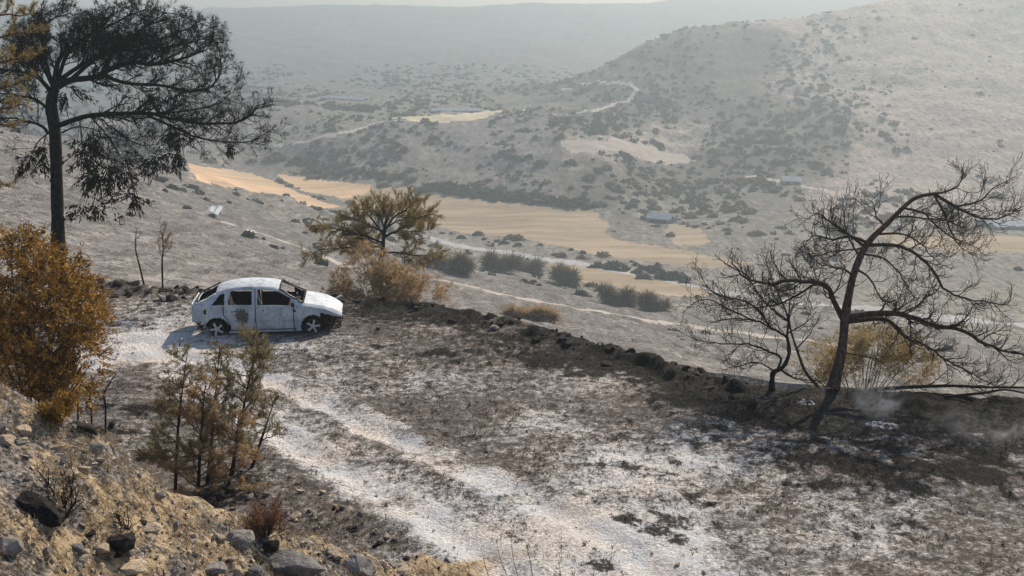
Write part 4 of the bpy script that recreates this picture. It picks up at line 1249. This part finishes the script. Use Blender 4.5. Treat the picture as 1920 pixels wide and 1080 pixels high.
        bm = bmesh.new(); bmesh.ops.create_cone(bm, cap_ends=True, segments=16, radius1=.05, radius2=.045, depth=.05, matrix=Matrix.Translation((0, s * .07, 0)) @ Matrix.Rotation(R(90), 4, 'X'))
        me = bpy.data.meshes.new('hub'); bm.to_mesh(me); bm.free(); link('hub', me, M['alloy'], w)
        bm = bmesh.new(); bmesh.ops.create_cone(bm, cap_ends=True, segments=24, radius1=.15, radius2=.15, depth=.02, matrix=Matrix.Translation((0, s * -.02, 0)) @ Matrix.Rotation(R(90), 4, 'X'))
        me = bpy.data.meshes.new('brake_disc'); bm.to_mesh(me); bm.free(); link('brake_disc', me, M['soot'], w)
    for s in (-1, 1):
        for x, r in ((XW0, .3), (XW1, .9)):
            arch(x, s); wheel(x, s, r + s)
    # what is left of the bumpers
    g = np.random.default_rng(3)
    T = Tubes()
    for n in range(110):
        b = np.array([(2.98 + g.random() * .48) * k, -.72 + 1.44 * g.random(), .06 + .36 * g.random()])
        T.add(grow(b, g.normal(size=3) * np.array([1, 1, .8]), .14 + .2 * g.random(), 5, .35, (.05, 0, -.15), g), np.linspace(.024, .008, 6), 4)
    link('melted_bumper', T.mesh('melted_bumper', (0, 0, 0)), M['debris'], root, kind='stuff')
    T = Tubes()
    for n in range(24):
        b = np.array([(-.62 + g.random() * .24) * k, -.74 + 1.4 * g.random(), .08 + .24 * g.random()])
        T.add(grow(b, g.normal(size=3), .12 + .18 * g.random(), 5, .35, (0, 0, -.15), g), np.linspace(.02, .008, 6), 4)
    link('melted_rear_bumper', T.mesh('melted_rear_bumper', (0, 0, 0)), M['soot'], root, kind='stuff')
    boxes('bumper_beam', [(-.52, 0, .34, .06, 1.3, .10), (3.22, 0, .38, .05, 1.2, .09)], 'rust', bevel=.01)
    T = Tubes(); T.add(np.array([(-.28 * k, -.80, .70), (-.28 * k, -.74, .70)]), [.062, .05], 12)
    link('filler_neck', T.mesh('filler_neck', (0, 0, 0)), M['soot'], root)
    return root
CAR = build_car()
# ------------------------------------------------------------------ stones
def rock_material(name, c1, c2, c3):
    m = NT(name); p = m.coord(); rnd = m.n('ShaderNodeObjectInfo').outputs['Random']
    n1 = m.noise(p, 3.0, 6, .65); n2 = m.noise(p, 12, 5, .7)
    col = m.mix(m.ramp(n1, .38, .62), c1, c2)
    col = m.mix(m.ramp(n2, .56, .68, 0, .7), col, c3)
    col = m.mix(1.0, col, m.mix(rnd, (.65, .65, .66), (1.2, 1.15, 1.08)), 'MULTIPLY')
    m.bsdf(col, .92, m.bump(m.math('ADD', n1, m.math('MULTIPLY', n2, .5)), .8, .06), spec=.15)
    return m.m
M['rock_pale'] = rock_material('pale_limestone', (.42, .35, .27), (.58, .50, .41), (.22, .18, .15))
M['rock_grey'] = rock_material('ashy_grey_rock', (.16, .16, .165), (.30, .295, .29), (.46, .44, .42))
M['rock_black'] = rock_material('charred_rock', (.012, .012, .012), (.035, .032, .031), (.15, .14, .13))

def rock_mesh(name, seed, npts=16, flat=1.0, sub=True):
    g = np.random.default_rng(seed)
    bm = bmesh.new()
    for q in unit(g.normal(size=(npts, 3))) * (.75 + .35 * g.random((npts, 1))):
        bm.verts.new((q[0], q[1], q[2] * flat))
    r = bmesh.ops.convex_hull(bm, input=bm.verts)
    bmesh.ops.delete(bm, geom=[e for e in set(r['geom_interior'] + r['geom_unused']) if isinstance(e, bmesh.types.BMVert)], context='VERTS')
    if sub:
        bmesh.ops.bevel(bm, geom=list(bm.edges), offset=.06, segments=1, affect='EDGES')
    me = bpy.data.meshes.new(name); bm.to_mesh(me); bm.free()
    return me
ROCKS = {c: [rock_mesh('stone', 40 + i + 20 * j, 14, .75) for i in range(7)] for j, c in enumerate(('rock_pale', 'rock_grey', 'rock_black'))}
for c, l in ROCKS.items():
    for me in l: me.materials.append(M[c])
def stone(parent, p, size, c, g, name='stone', squash=1.0):
    o = bpy.data.objects.new(name, ROCKS[c][g.integers(0, 7)]); COL.objects.link(o)
    o.parent = parent
    o.location = np.array(p) - np.array(parent.location) if parent else p
    s = size * .5
    o.scale = (s * (.8 + .5 * g.random()), s * (.8 + .5 * g.random()), s * (.65 + .4 * g.random()) * squash)
    o.rotation_euler = (g.normal() * .3, g.normal() * .3, g.random() * 6.28)
    return o

# row of charred clods along the terrace edge
g = np.random.default_rng(77)
bx = P0(900, 600)
ROW = empty('stone_row', on_ground(bx), label='ragged row of blackened stones along the outer terrace edge', cat='stones', kind='structure')
ROW2 = empty('stone_row', on_ground(P0(300, 540)), label='row of dark stones behind the car at the far terrace edge', cat='stones', kind='structure')
xl, xr = P0(165, 530)[0], P0(1490, 728)[0]; xm = P0(655, 560)[0]
for k in range(250):
    x = xl + (xr - xl) * (k + g.random()) / 250
    y = float(edge_y(x)) - .7 + g.normal() * .75
    if fbm(x / 1.3, 0.0, 2, 14) < -.25 and g.random() < .7: continue
    left = x < xm
    size = (.11 + .30 * g.random() ** 2.5) * (1.35 if left else 1.0)
    z = float(ground_z(x, y)[0])
    stone(ROW2 if left else ROW, (x, y, z + size * .04), size, 'rock_black' if g.random() < (.72 if left else .93) else 'rock_grey', g)
for px, py, s in ((1238, 664, .42), (1262, 676, .34), (1215, 655, .26), (1318, 692, .36), (1305, 702, .26), (1285, 688, .3), (1150, 645, .25), (950, 588, .3), (965, 592, .22)):
    q = P0(px, py); stone(ROW, (q[0], q[1], float(ground_z(q[0], q[1])[0]) + s * .2), s, 'rock_black', g)
# stones scattered on the bank
for k in range(210):
    px = g.random() * 760; lim = np.interp(px, [0, 100, 200, 300, 400, 500, 600, 720, 860], [725, 775, 830, 885, 955, 990, 1010, 1045, 1080])
    py = lim + 8 + (1095 - lim) * g.random()
    q = bank_hit(px, py)
    size = .045 + .20 * g.random() ** 3
    stone(BANK, (q[0], q[1], q[2] + size * .08), size, 'rock_pale' if g.random() < .62 else ('rock_grey' if g.random() < .75 else 'rock_black'), g, squash=.85)
# stones beside the track
for px, py, s, c in ((555, 972, .28, 'rock_pale'), (726, 1008, .16, 'rock_pale'), (605, 925, .2, 'rock_pale'), (700, 1000, .12, 'rock_pale'), (470, 935, .2, 'rock_grey'), (580, 960, .14, 'rock_grey'), (640, 955, .16, 'rock_grey'), (500, 930, .18, 'rock_grey'),
                  (160, 808, .3, 'rock_black'), (210, 800, .25, 'rock_black'), (185, 812, .2, 'rock_black'), (430, 920, .35, 'rock_black'), (415, 935, .25, 'rock_black'), (275, 855, .3, 'rock_black'), (300, 845, .25, 'rock_black'), (1270, 1060, .12, 'rock_pale'), (1320, 1075, .14, 'rock_pale')):
    q = hit(px, py); stone(TERRACE, (q[0], q[1], q[2] + s * .15), s, c, g)
for k in range(90):
    px, py = 430 + 420 * g.random(), 900 + 180 * g.random()
    if py < 900 + (px - 560) * .55 or py > 960 + (px - 430) * .45: continue
    q = hit(px, py); s = .06 + .12 * g.random() ** 2; stone(TERRACE, (q[0], q[1], q[2] + s * .15), s, ('rock_pale', 'rock_grey', 'rock_black')[g.integers(0, 3)], g)

# boulders
def boulder(px, py, w, h, d, seed, mt, lb, rz=0., tilt=0., npts=22):
    q = bank_hit(px, py)
    g = np.random.default_rng(seed)
    me = rock_mesh('boulder', seed, npts, .9)
    bm = bmesh.new(); bm.from_mesh(me)
    bmesh.ops.triangulate(bm, faces=bm.faces[:]); bmesh.ops.subdivide_edges(bm, edges=bm.edges[:], cuts=2, use_grid_fill=True)
    for v in bm.verts:
        n = float(fbm(v.co.x * 2.2 + seed, v.co.y * 2.2 + v.co.z * 1.7, 4, seed)); v.co *= 1 + .07 * n
    bm.to_mesh(me); bm.free()
    o = link('boulder', me, M[mt], None, label=lb, cat='boulder')
    o.location = (q[0], q[1], q[2] + h * .16); o.scale = (w / 2, d / 2, h / 2); o.rotation_euler = (0, tilt, rz)
    return o
boulder(225, 1022, .42, .30, .36, 811, 'rock_black', 'smooth round black boulder in the middle of the bank', .2)
boulder(78, 965, .62, .34, .34, 812, 'rock_black', 'long dark wedge shaped boulder beside the charred little bush', -.3, .35)
boulder(14, 1032, .30, .24, .3, 813, 'rock_grey', 'dark grey boulder cut by the left border at the bottom')
boulder(245, 1068, .44, .20, .3, 814, 'rock_pale', 'flat topped pale slab below the round black boulder', .1)
boulder(42, 812, .26, .18, .24, 815, 'rock_pale', 'rounded pale boulder high on the bank, upper one')
boulder(8, 830, .28, .14, .25, 816, 'rock_pale', 'pale boulder at the left border high on the bank')
boulder(545, 1070, .95, .50, .6, 817, 'rock_grey', 'large ash grey boulder at the bottom of the bank', .3, .1, 30)
boulder(672, 1075, .62, .46, .5, 818, 'rock_grey', 'angular dark boulder with pale edge at the bank end', -.2, .15, 16)
boulder(448, 1025, .56, .38, .4, 819, 'rock_grey', 'dark grey boulder behind the large ash grey one', .5)
boulder(508, 1032, .34, .24, .3, 820, 'rock_black', 'small black boulder lying on the large ash grey one', .1)
boulder(280, 995, .30, .16, .25, 821, 'rock_pale', 'warm pale rock just behind the round black boulder', .4)
boulder(622, 1040, .26, .22, .22, 822, 'rock_pale', 'small upright pale rock between the two big end boulders', .4)
boulder(400, 1072, .36, .16, .3, 823, 'rock_grey', 'low ash covered rock near the bottom border of the bank', .2)

# ------------------------------------------------------------------ loose litter: gravel, charred stubble, straw
def scatter_stones():
    g = np.random.default_rng(12)
    n = 4500
    x = -16 + 32 * g.random(n); y = 10 + 22 * g.random(n) ** 1.2
    x = np.concatenate([x, -9 + 8.5 * g.random(7000)]); y = np.concatenate([y, 8.5 + 7 * g.random(7000)]); n += 7000
    ok = (y < edge_y(x) - .3) & ((np.arange(n) < 4500) | (bank_z(x, y) > terrace_z(x, y))); ok &= char_shade.reshape(nyn, nxn)[np.clip(((y - 3) / STEP).astype(int), 0, nyn - 1), np.clip(((x + 30) / STEP).astype(int), 0, nxn - 1)] < .6
    x, y = x[ok], y[ok]
    z = near_z(x, y); n = len(x)
    base = np.array([(1, 0, 0), (-.5, .87, 0), (-.5, -.87, 0), (.1, .1, .9), (0, 0, -.4)])
    F0 = np.array([(0, 1, 3), (1, 2, 3), (2, 0, 3), (1, 0, 4), (2, 1, 4), (0, 2, 4)])
    s = (.012 + .035 * g.random((n, 1, 1)) ** 3)
    a = g.random(n) * 6.283; ca, sa = np.cos(a)[:, None], np.sin(a)[:, None]
    B = base[None] + .35 * g.normal(size=(n, 5, 3))
    V = np.stack([B[..., 0] * ca - B[..., 1] * sa, B[..., 0] * sa + B[..., 1] * ca, B[..., 2]], -1) * s
    V += np.stack([x, y, z], 1)[:, None]
    F = (F0[None] + 5 * np.arange(n)[:, None, None]).reshape(-1, 3)
    link('gravel', mesh_np('gravel', V.reshape(-1, 3), F, False), M['rock_pale'], None, label='loose gravel strewn over the burnt terrace', cat='gravel', kind='stuff')
scatter_stones()
def scatter_tufts():
    g = np.random.default_rng(13)
    n = 26000
    x = -14 + 30 * g.random(n); y = 12 + 22 * g.random(n) ** 1.1
    den = .42 + .55 * fbm(x / 1.1, y / 1.1, 3, 88) + .3 * fbm(x / 4, y / 4, 2, 89)
    ix = np.clip(((x + 30) / STEP).astype(int), 0, nxn - 1); iy = np.clip(((y - 3) / STEP).astype(int), 0, nyn - 1)
    am = np.maximum(rut1, rut2).reshape(nyn, nxn)[iy, ix]; cm = char_shade.reshape(nyn, nxn)[iy, ix]
    ok = (y < edge_y(x) - .2) & (g.random(n) < den * (1 - .93 * np.clip(am, 0, 1)) + .2 * cm)
    cp = np.array(CAR.location)
    ok &= ~((np.abs(x - cp[0] - 1.3) < 2.4) & (np.abs(y - cp[1]) < 1.1))
    x, y = x[ok], y[ok]; z = near_z(x, y)
    bk = bank_z(x, y) > terrace_z(x, y)
    pts = np.stack([x, y, z], 1); up = np.tile((0, 0, 1.0), (len(x), 1))
    A = needles(pts[~bk], up[~bk], 7, .075, .012, g, .8)
    link('charred_stubble', foliage_mesh('charred_stubble', [A], (0, 0, 0)), M['stubble'], None, label='charred grass stubble scattered over the terrace', cat='grass', kind='stuff')
    xb = -12 + 12 * g.random(20000); yb = 8 + 9 * g.random(20000)
    okb = (bank_z(xb, yb) > terrace_z(xb, yb)) & (fbm(xb / .8, yb / .8, 3, 90) > -.1)
    pb = np.stack([xb, yb, near_z(xb, yb)], 1)[okb]
    B = needles(pb, np.tile((.2, .3, 1.0), (len(pb), 1)), 6, .105, .007, g, .7)
    link('dry_grass', foliage_mesh('dry_grass', [B], (0, 0, 0)), M['straw'], None, label='dry straw grass on the stony bank', cat='grass', kind='stuff')
scatter_tufts()
# a few tall dry stalks at the very bottom
T = Tubes(); g = np.random.default_rng(15)
for px, py, px2, py2 in ((960, 1100, 930, 1012), (975, 1100, 958, 1010), (1000, 1100, 985, 1015), (920, 1100, 905, 1040), (1050, 1100, 1046, 1050), (1110, 1100, 1112, 1052), (1390, 1095, 1392, 1060), (880, 1100, 870, 1050)):
    b = P0(px, py, 0.); b[2] = float(ground_z(b[0], b[1])[0]); Zq = float(b[1] * math.cos(PITCH) - (b[2] - CAM_H) * math.sin(PITCH))
    e = P(px2, py2, Zq); m = (b + e) / 2 + np.array([.03 * g.normal(), 0, .03])
    T.add(smooth_line([b, m, e], 7), np.linspace(.006, .003, 7), 4)
link('dry_grass', T.mesh('dry_grass', (0, 0, 0)), M['twig'], None, label='few tall dry stalks standing at the bottom border', cat='grass', kind='stuff')

# ------------------------------------------------------------------ shrubs over the valley and hills
def scrub_proto(seed, n=110):
    g = np.random.default_rng(seed)
    q = unit(g.normal(size=(n, 3))); q[:, 2] = np.abs(q[:, 2]) * .75
    q *= (.55 + .5 * g.random((n, 1)))
    lob = 1 + .35 * np.sin(3 * np.arctan2(q[:, 1], q[:, 0]) + seed)
    q[:, :2] *= (.5 * lob[:, None]) ; q[:, 2] *= .62
    V, F, v = [], [], []
    d = unit(g.normal(size=(n, 3))); s = unit(np.cross(d, g.normal(size=(n, 3))))
    L = .10 + .12 * g.random((n, 1))
    V = np.stack([q - d * L, q + s * L * .8, q + d * L, q - s * L * .8], 1).reshape(-1, 3)
    F = np.arange(4 * n).reshape(-1, 4)
    return V, F, np.repeat(g.random(n), 4)
PROT = []
for i in range(6):
    V, F, v = scrub_proto(900 + i)
    PROT.append((V, F, v))
def place_scrub():
    g = np.random.default_rng(99)
    cand = []
    n = 26000
    az = -.46 + .92 * g.random(n); r = np.exp(np.log(95) + (np.log(1000) - np.log(95)) * g.random(n) ** .55)
    x, y = np.sin(az) * r, np.cos(az) * r
    T_ = valley_tint(x, y); vg = T_[:, 3]
    cl = fbm(x / (12 + r * .03), y / (16 + r * .04), 3, 97)
    ok = g.random(n) < np.clip(vg * 1.1 - .12 + .55 * cl * (vg > .15), .012, 1) * np.interp(r, [95, 250, 330, 450, 1000], [.05, .1, .5, 1, 1])
    # keep clear of fields and roads
    P2 = np.stack([x, y], 1)
    for (nm, lb, ct, mt, kind, pts, wd) in REGIONS:
        W = np.array([hit(a, b, 45)[:2] for a, b in pts])
        ok &= ~(pip(P2, W) if kind == 'poly' else near_line(P2, W, wd + 2))
    x, y, r, vg = x[ok], y[ok], r[ok], vg[ok]
    size = (1.4 + 3.2 * g.random(len(x)) ** 1.6) * np.interp(r, [95, 300, 450], [.45, .7, 1.0])
    z = valley_z(x, y)
    # which are in front of what: rank by apparent size, keep the ones the camera can see
    vis = size / r
    order = np.argsort(-vis)
    seen = []
    for i in order:
        if len(seen) >= 290: break
        d = np.array([x[i], y[i], z[i] + size[i] * .5 - CAM_H]); t = np.linspace(.15, .985, 40)
        q = d[None] * t[:, None]; gz = ground_z(q[:, 0], q[:, 1])
        if (q[:, 2] + CAM_H > gz).all(): seen.append(i)
    mesh_d = {}
    for i in seen:
        k = int(g.integers(0, 6)); brown = (z[i] < -56 or g.random() < .12)
        key = (k, brown)
        if key not in mesh_d:
            V, F, v = PROT[k]
            mesh_d[key] = mesh_np('shrub', V, F, False, {'var': v}); mesh_d[key].materials.append(M['scrub_brown' if brown else 'scrub_dark'])
        hillside = z[i] > -56 and r[i] > 400
        dg = math.degrees(math.atan2(x[i], y[i])); sz = 'large ' if size[i] > 3.6 else 'small ' if size[i] < 2.4 else ''
        if hillside:
            where = ('on the far plateau foot behind the greenhouses' if r[i] > 640 and dg < 3 else 'on the grey bluff above the tan field' if dg < 3 and r[i] < 560 else 'on the upper bench near the sandy strip' if dg < 3 else
                     'on the hill shoulder around the looping track' if dg < 8 and r[i] > 520 else 'on the shrubby hill flank below the pale cut' if dg < 11 and r[i] < 520 else 'on the dark middle of the hazy hill' if dg < 16 else 'on the pale open side of the hazy hill')
            gr = 'shrubs on the far slopes'
        elif z[i] <= -56:
            where = ('beyond the valley road under the leaning pine' if dg > 9 else 'between the tan field and the small shed' if dg > 3 and r[i] > 330 else 'along the valley road near the narrow tan field' if dg > -1 else 'on the valley floor beyond the windswept pine')
            gr = 'shrubs on the valley floor'
        else:
            where = ('on the burnt slope behind the tall black pine' if dg < -12 else 'on the burnt slope behind the car' if dg < -5 else 'on the ashy slope beside the pale track' if dg < 8 else 'on the ashy slope behind the leaning pine')
            gr = 'shrubs on the near slope'
        lb = sz + ('brown' if brown else 'dark') + ' shrub ' + where
        o = link('shrub', mesh_d[key], None, None, loc=(x[i], y[i], z[i] - .08 * size[i]), label=lb, cat='shrub', group=gr)
        o.scale = (size[i] * (1 + .3 * g.random()), size[i] * (1 + .3 * g.random()), size[i] * (.8 + .35 * g.random())); o.rotation_euler[2] = g.random() * 6.28
    left = np.array([i for i in range(len(x)) if i not in set(seen)])
    Vs, Fs, vv = [], [], []; c = 0
    for i in left:
        V, F, v = PROT[int(g.integers(0, 6))]
        m = 44 if r[i] > 350 else 80
        a = g.random() * 6.28; ca, sa = math.cos(a), math.sin(a)
        st = int(g.integers(0, 110 - m)) * 4
        W = V[st:st + 4 * m] * size[i]
        W = np.stack([W[:, 0] * ca - W[:, 1] * sa, W[:, 0] * sa + W[:, 1] * ca, W[:, 2]], 1) + np.array([x[i], y[i], z[i] - .08 * size[i]])
        Vs.append(W); Fs.append(np.arange(4 * m).reshape(-1, 4) + c); vv.append(v[st:st + 4 * m]); c += 4 * m
    print('shrubs', len(seen), len(left))
    link('undergrowth', mesh_np('undergrowth', np.concatenate(Vs), np.concatenate(Fs), False, {'var': np.concatenate(vv)}), M['scrub_dark'], None,
         label='dark scrub covering the slopes of the valley', cat='scrub', kind='stuff')
place_scrub()
# the dark hedge of trees along the far side of the golden field
def treeline(pts, n, h, mt, lb, gr, seed):
    g = np.random.default_rng(seed); W = np.array([hit(a, b, 60)[:2] for a, b in pts])
    seg = np.linalg.norm(np.diff(W, axis=0), axis=1); cum = np.concatenate([[0], np.cumsum(seg)])
    me = {}
    for k in range(n):
        s = (k + g.random()) / n * cum[-1]; q = np.array([np.interp(s, cum, W[:, 0]), np.interp(s, cum, W[:, 1])]) + g.normal(size=2) * 2.0
        z = float(valley_z(q[0], q[1])[0]); i = int(g.integers(0, 6))
        if i not in me:
            V, F, v = PROT[i]; me[i] = mesh_np('tree', V, F, False, {'var': v}); me[i].materials.append(M[mt])
        o = link('tree', me[i], None, None, loc=(q[0], q[1], z - .2), label=lb, cat='tree', group=gr)
        sc = h * (.7 + .7 * g.random()); o.scale = (sc * 1.3, sc * 1.3, sc); o.rotation_euler[2] = g.random() * 6.28
treeline([(800, 352), (880, 363), (960, 371), (1040, 378), (1110, 385)], 46, 4.5, 'scrub_dark', 'small dark tree in the line along the far edge of the tan field', 'tree line beyond the tan field', 21)
treeline([(480, 300), (560, 306), (660, 322), (740, 338)], 26, 3.6, 'scrub_dark', 'small dark tree at the foot of the grey bluff', 'tree line under the bluff', 22)
treeline([(470, 192), (560, 196), (650, 204), (700, 212)], 22, 5.0, 'scrub_dark', 'hazy small tree on the upper bench near the sandy strip', 'trees on the upper bench', 23)
treeline([(1110, 498), (1180, 505), (1250, 520), (1310, 530)], 16, 3.0, 'scrub_dark', 'dark low tree along the pale grey valley road', 'trees along the valley road', 24)

# ------------------------------------------------------------------ far sheds and greenhouses
def shed_materials():
    for nm, c in (('sheet_white', (.40, .44, .48)), ('sheet_wall', (.3, .3, .29))):
        m = NT(nm); n = m.noise(m.coord(), .8, 4, .6)
        m.bsdf(m.mix(m.ramp(n, .35, .65), c, tuple(k * .7 for k in c)), .9, spec=.05)
        M[nm] = m.m
shed_materials()
def shed(px0, py0, px1, py1, depth, h, lb, name='greenhouse'):
    a, b = hit(px0, py0, 60), hit(px1, py1, 60)
    L = float(np.hypot(*(b - a)[:2])); c = (a + b) / 2; yaw = math.atan2(b[1] - a[1], b[0] - a[0])
    root = empty(name, (c[0], c[1], min(a[2], b[2]) - .2), label=lb, cat='building', group='far pale roofed sheds'); root.rotation_euler = (0, 0, yaw)
    hh = h + abs(a[2] - b[2]) * .5
    def box(x0, x1, y0, y1, z0, z1):
        V = [(x, y, z) for x in (x0, x1) for y in (y0, y1) for z in (z0, z1)]
        F = [(0, 1, 3, 2), (4, 6, 7, 5), (0, 4, 5, 1), (2, 3, 7, 6), (0, 2, 6, 4), (1, 5, 7, 3)]
        return V, F
    V, F = box(-L / 2, L / 2, 0, depth, 0, hh)
    link('wall', mesh_np('wall', V, F, False), M['sheet_wall'], root)
    # ridged roof bays
    nb = max(2, int(depth / 5)); V, F = [], []
    for k in range(nb):
        y0, y1 = -.3 + (depth + .6) * k / nb, -.3 + (depth + .6) * (k + 1) / nb; i = len(V)
        V += [(-L / 2 - .3, y0, hh + .02), (L / 2 + .3, y0, hh + .02), (L / 2 + .3, (y0 + y1) / 2, hh + min(1.1, depth * .16)), (-L / 2 - .3, (y0 + y1) / 2, hh + min(1.1, depth * .16)), (L / 2 + .3, y1, hh + .02), (-L / 2 - .3, y1, hh + .02)]
        F += [(i, i + 1, i + 2, i + 3), (i + 3, i + 2, i + 4, i + 5)]
    link('roof', mesh_np('roof', V, F, False), M['sheet_white'], root)
    V, F = [], []
    nd = max(2, int(L / 6))
    for k in range(nd):
        x = -L / 2 + L * (k + .5) / nd; v, f = box(x - .9, x + .9, -.05, .0, .2, hh * .75)
        me = mesh_np('door', v, f, False); link('door', me, M['rock_black'], root)
shed(1868, 431, 1985, 435, 12, 1.8, 'long pale blue roofed shed at the right border below the hill')
shed(1212, 416, 1256, 420, 7, 1.6, 'small white roofed shed at the foot of the shrubby bluff')
shed(1468, 346, 1502, 347, 8, 1.6, 'small white roofed shed beside the pale cut on the hill foot')
shed(600, 187, 682, 189, 8, 1.0, 'long pale roofed greenhouse on the upper bench, left one')
shed(810, 212, 905, 209, 8, 1.0, 'long pale roofed greenhouse beside the sandy strip field')
shed(402, 401, 416, 402, 2, .5, 'tiny white shed on the burnt slope behind the tall pine')

# ------------------------------------------------------------------ smouldering spot: white ash and drifting smoke
def ash_heap(px, py, w, h, seed, lb):
    q = P0(px, py); q[2] = float(ground_z(q[0], q[1])[0]); g = np.random.default_rng(seed)
    n = 26; V, F = [], []
    for i in range(n):
        for j in range(n):
            u, v = (i / (n - 1) - .5) * 2, (j / (n - 1) - .5) * 2; r = math.hypot(u, v)
            V.append((u * w, v * w * .7, h * max(-.2, (1 - r) * 1.0) ))
    V = np.array(V); V[:, 2] += h * 1.6 * fbm(V[:, 0] / .07, V[:, 1] / .09, 4, seed) * (1 - np.clip(np.hypot(V[:, 0] / w, V[:, 1] / (w * .7)), 0, 1))
    V[:, 2] += near_z(V[:, 0] + q[0], V[:, 1] + q[1]) - q[2]
    F = [(i * n + j, (i + 1) * n + j, (i + 1) * n + j + 1, i * n + j + 1) for i in range(n - 1) for j in range(n - 1)]
    link('ash_heap', mesh_np('ash_heap', V, F), M['white_ash'], None, loc=q, label=lb, cat='ash')
m = NT('white_ash'); n = m.noise(m.coord(), 14, 5, .7)
m.bsdf(m.mix(m.ramp(n, .46, .54), (.50, .495, .49), (.06, .058, .056)), .95, m.bump(n, .8, .05), spec=.05); M['white_ash'] = m.m
ash_heap(1512, 757, .20, .07, 1, 'small heap of white ash on the black patch under the pine')
ash_heap(1655, 796, .38, .05, 2, 'flat patch of white ash under the drifting smoke')
def smoke(px, py, sx, sy, sz, dens, lb, seed, lean=0.0):
    c = P0(px, py); c[2] = float(ground_z(c[0], c[1])[0]) + sz * .5 - .05
    bm = bmesh.new(); bmesh.ops.create_icosphere(bm, subdivisions=3, radius=1)
    for v in bm.verts:
        f = (v.co.z + 1) / 2
        v.co = Vector((v.co.x * sx + lean * .5, v.co.y * sy, v.co.z * sz * .5))
    me = bpy.data.meshes.new('smoke'); bm.to_mesh(me); bm.free()
    m = NT('drifting_smoke'); p = m.coord()
    nz = m.noise(m.mapping(p, (1.2, 1.2, .9)), 1.6, 5, .6, 1.2)
    sp = m.n('ShaderNodeSeparateXYZ'); m.l(p, sp.inputs[0])
    ex = m.math('DIVIDE', m.math('SUBTRACT', sp.outputs[0], lean * .5), sx * .8); ey = m.math('DIVIDE', sp.outputs[1], sy); ez = m.math('DIVIDE', sp.outputs[2], sz * .5)
    rr = m.math('ADD', m.math('ADD', m.math('MULTIPLY', ex, ex), m.math('MULTIPLY', ey, ey)), m.math('MULTIPLY', ez, ez))
    fall = m.math('POWER', m.ramp(rr, .85, .0), 1.6)
    v = m.n('ShaderNodeVolumePrincipled'); v.inputs['Color'].default_value = (.86, .91, .97, 1); v.inputs['Anisotropy'].default_value = .3
    m.l(m.math('MULTIPLY', m.math('MULTIPLY', fall, m.ramp(nz, .46, .66)), dens), v.inputs['Density'])
    m.l(v.outputs[0], m.out.inputs['Volume'])
    link('smoke', me, m.m, None, loc=c, label=lb, cat='smoke', kind='stuff')
smoke(1650, 800, 1.0, .9, 1.5, 1.1, 'wisp of pale blue smoke rising near the leaning pine', 1, -.15)
smoke(1850, 835, 2.4, 1.1, 1.0, .35, 'low drift of thin smoke at the right border', 2)
# ------------------------------------------------------------------ smoky air over the whole valley
def haze_box():
    x0, x1, y0, y1, z0, z1 = -2700, 2700, -60, 2720, float(VZ.min()) - 1.5, float(max(VZ.max(), 14)) + 4
    V = [(x, y, z) for x in (x0, x1) for y in (y0, y1) for z in (z0, z1)]
    F = [(0, 1, 3, 2), (4, 6, 7, 5), (0, 4, 5, 1), (2, 3, 7, 6), (0, 2, 6, 4), (1, 5, 7, 3)]
    me = mesh_np('haze', V, F, False)
    m = NT('haze_air')
    v = m.n('ShaderNodeVolumePrincipled')
    v.inputs['Color'].default_value = (*HAZE_COLOR, 1)
    v.inputs['Density'].default_value = HAZE_DENSITY
    v.inputs['Anisotropy'].default_value = 0.5
    m.l(v.outputs[0], m.out.inputs['Volume'])
    link('haze', me, m.m, label='thin smoky haze hanging over the whole valley', cat='haze', kind='stuff')
haze_box()
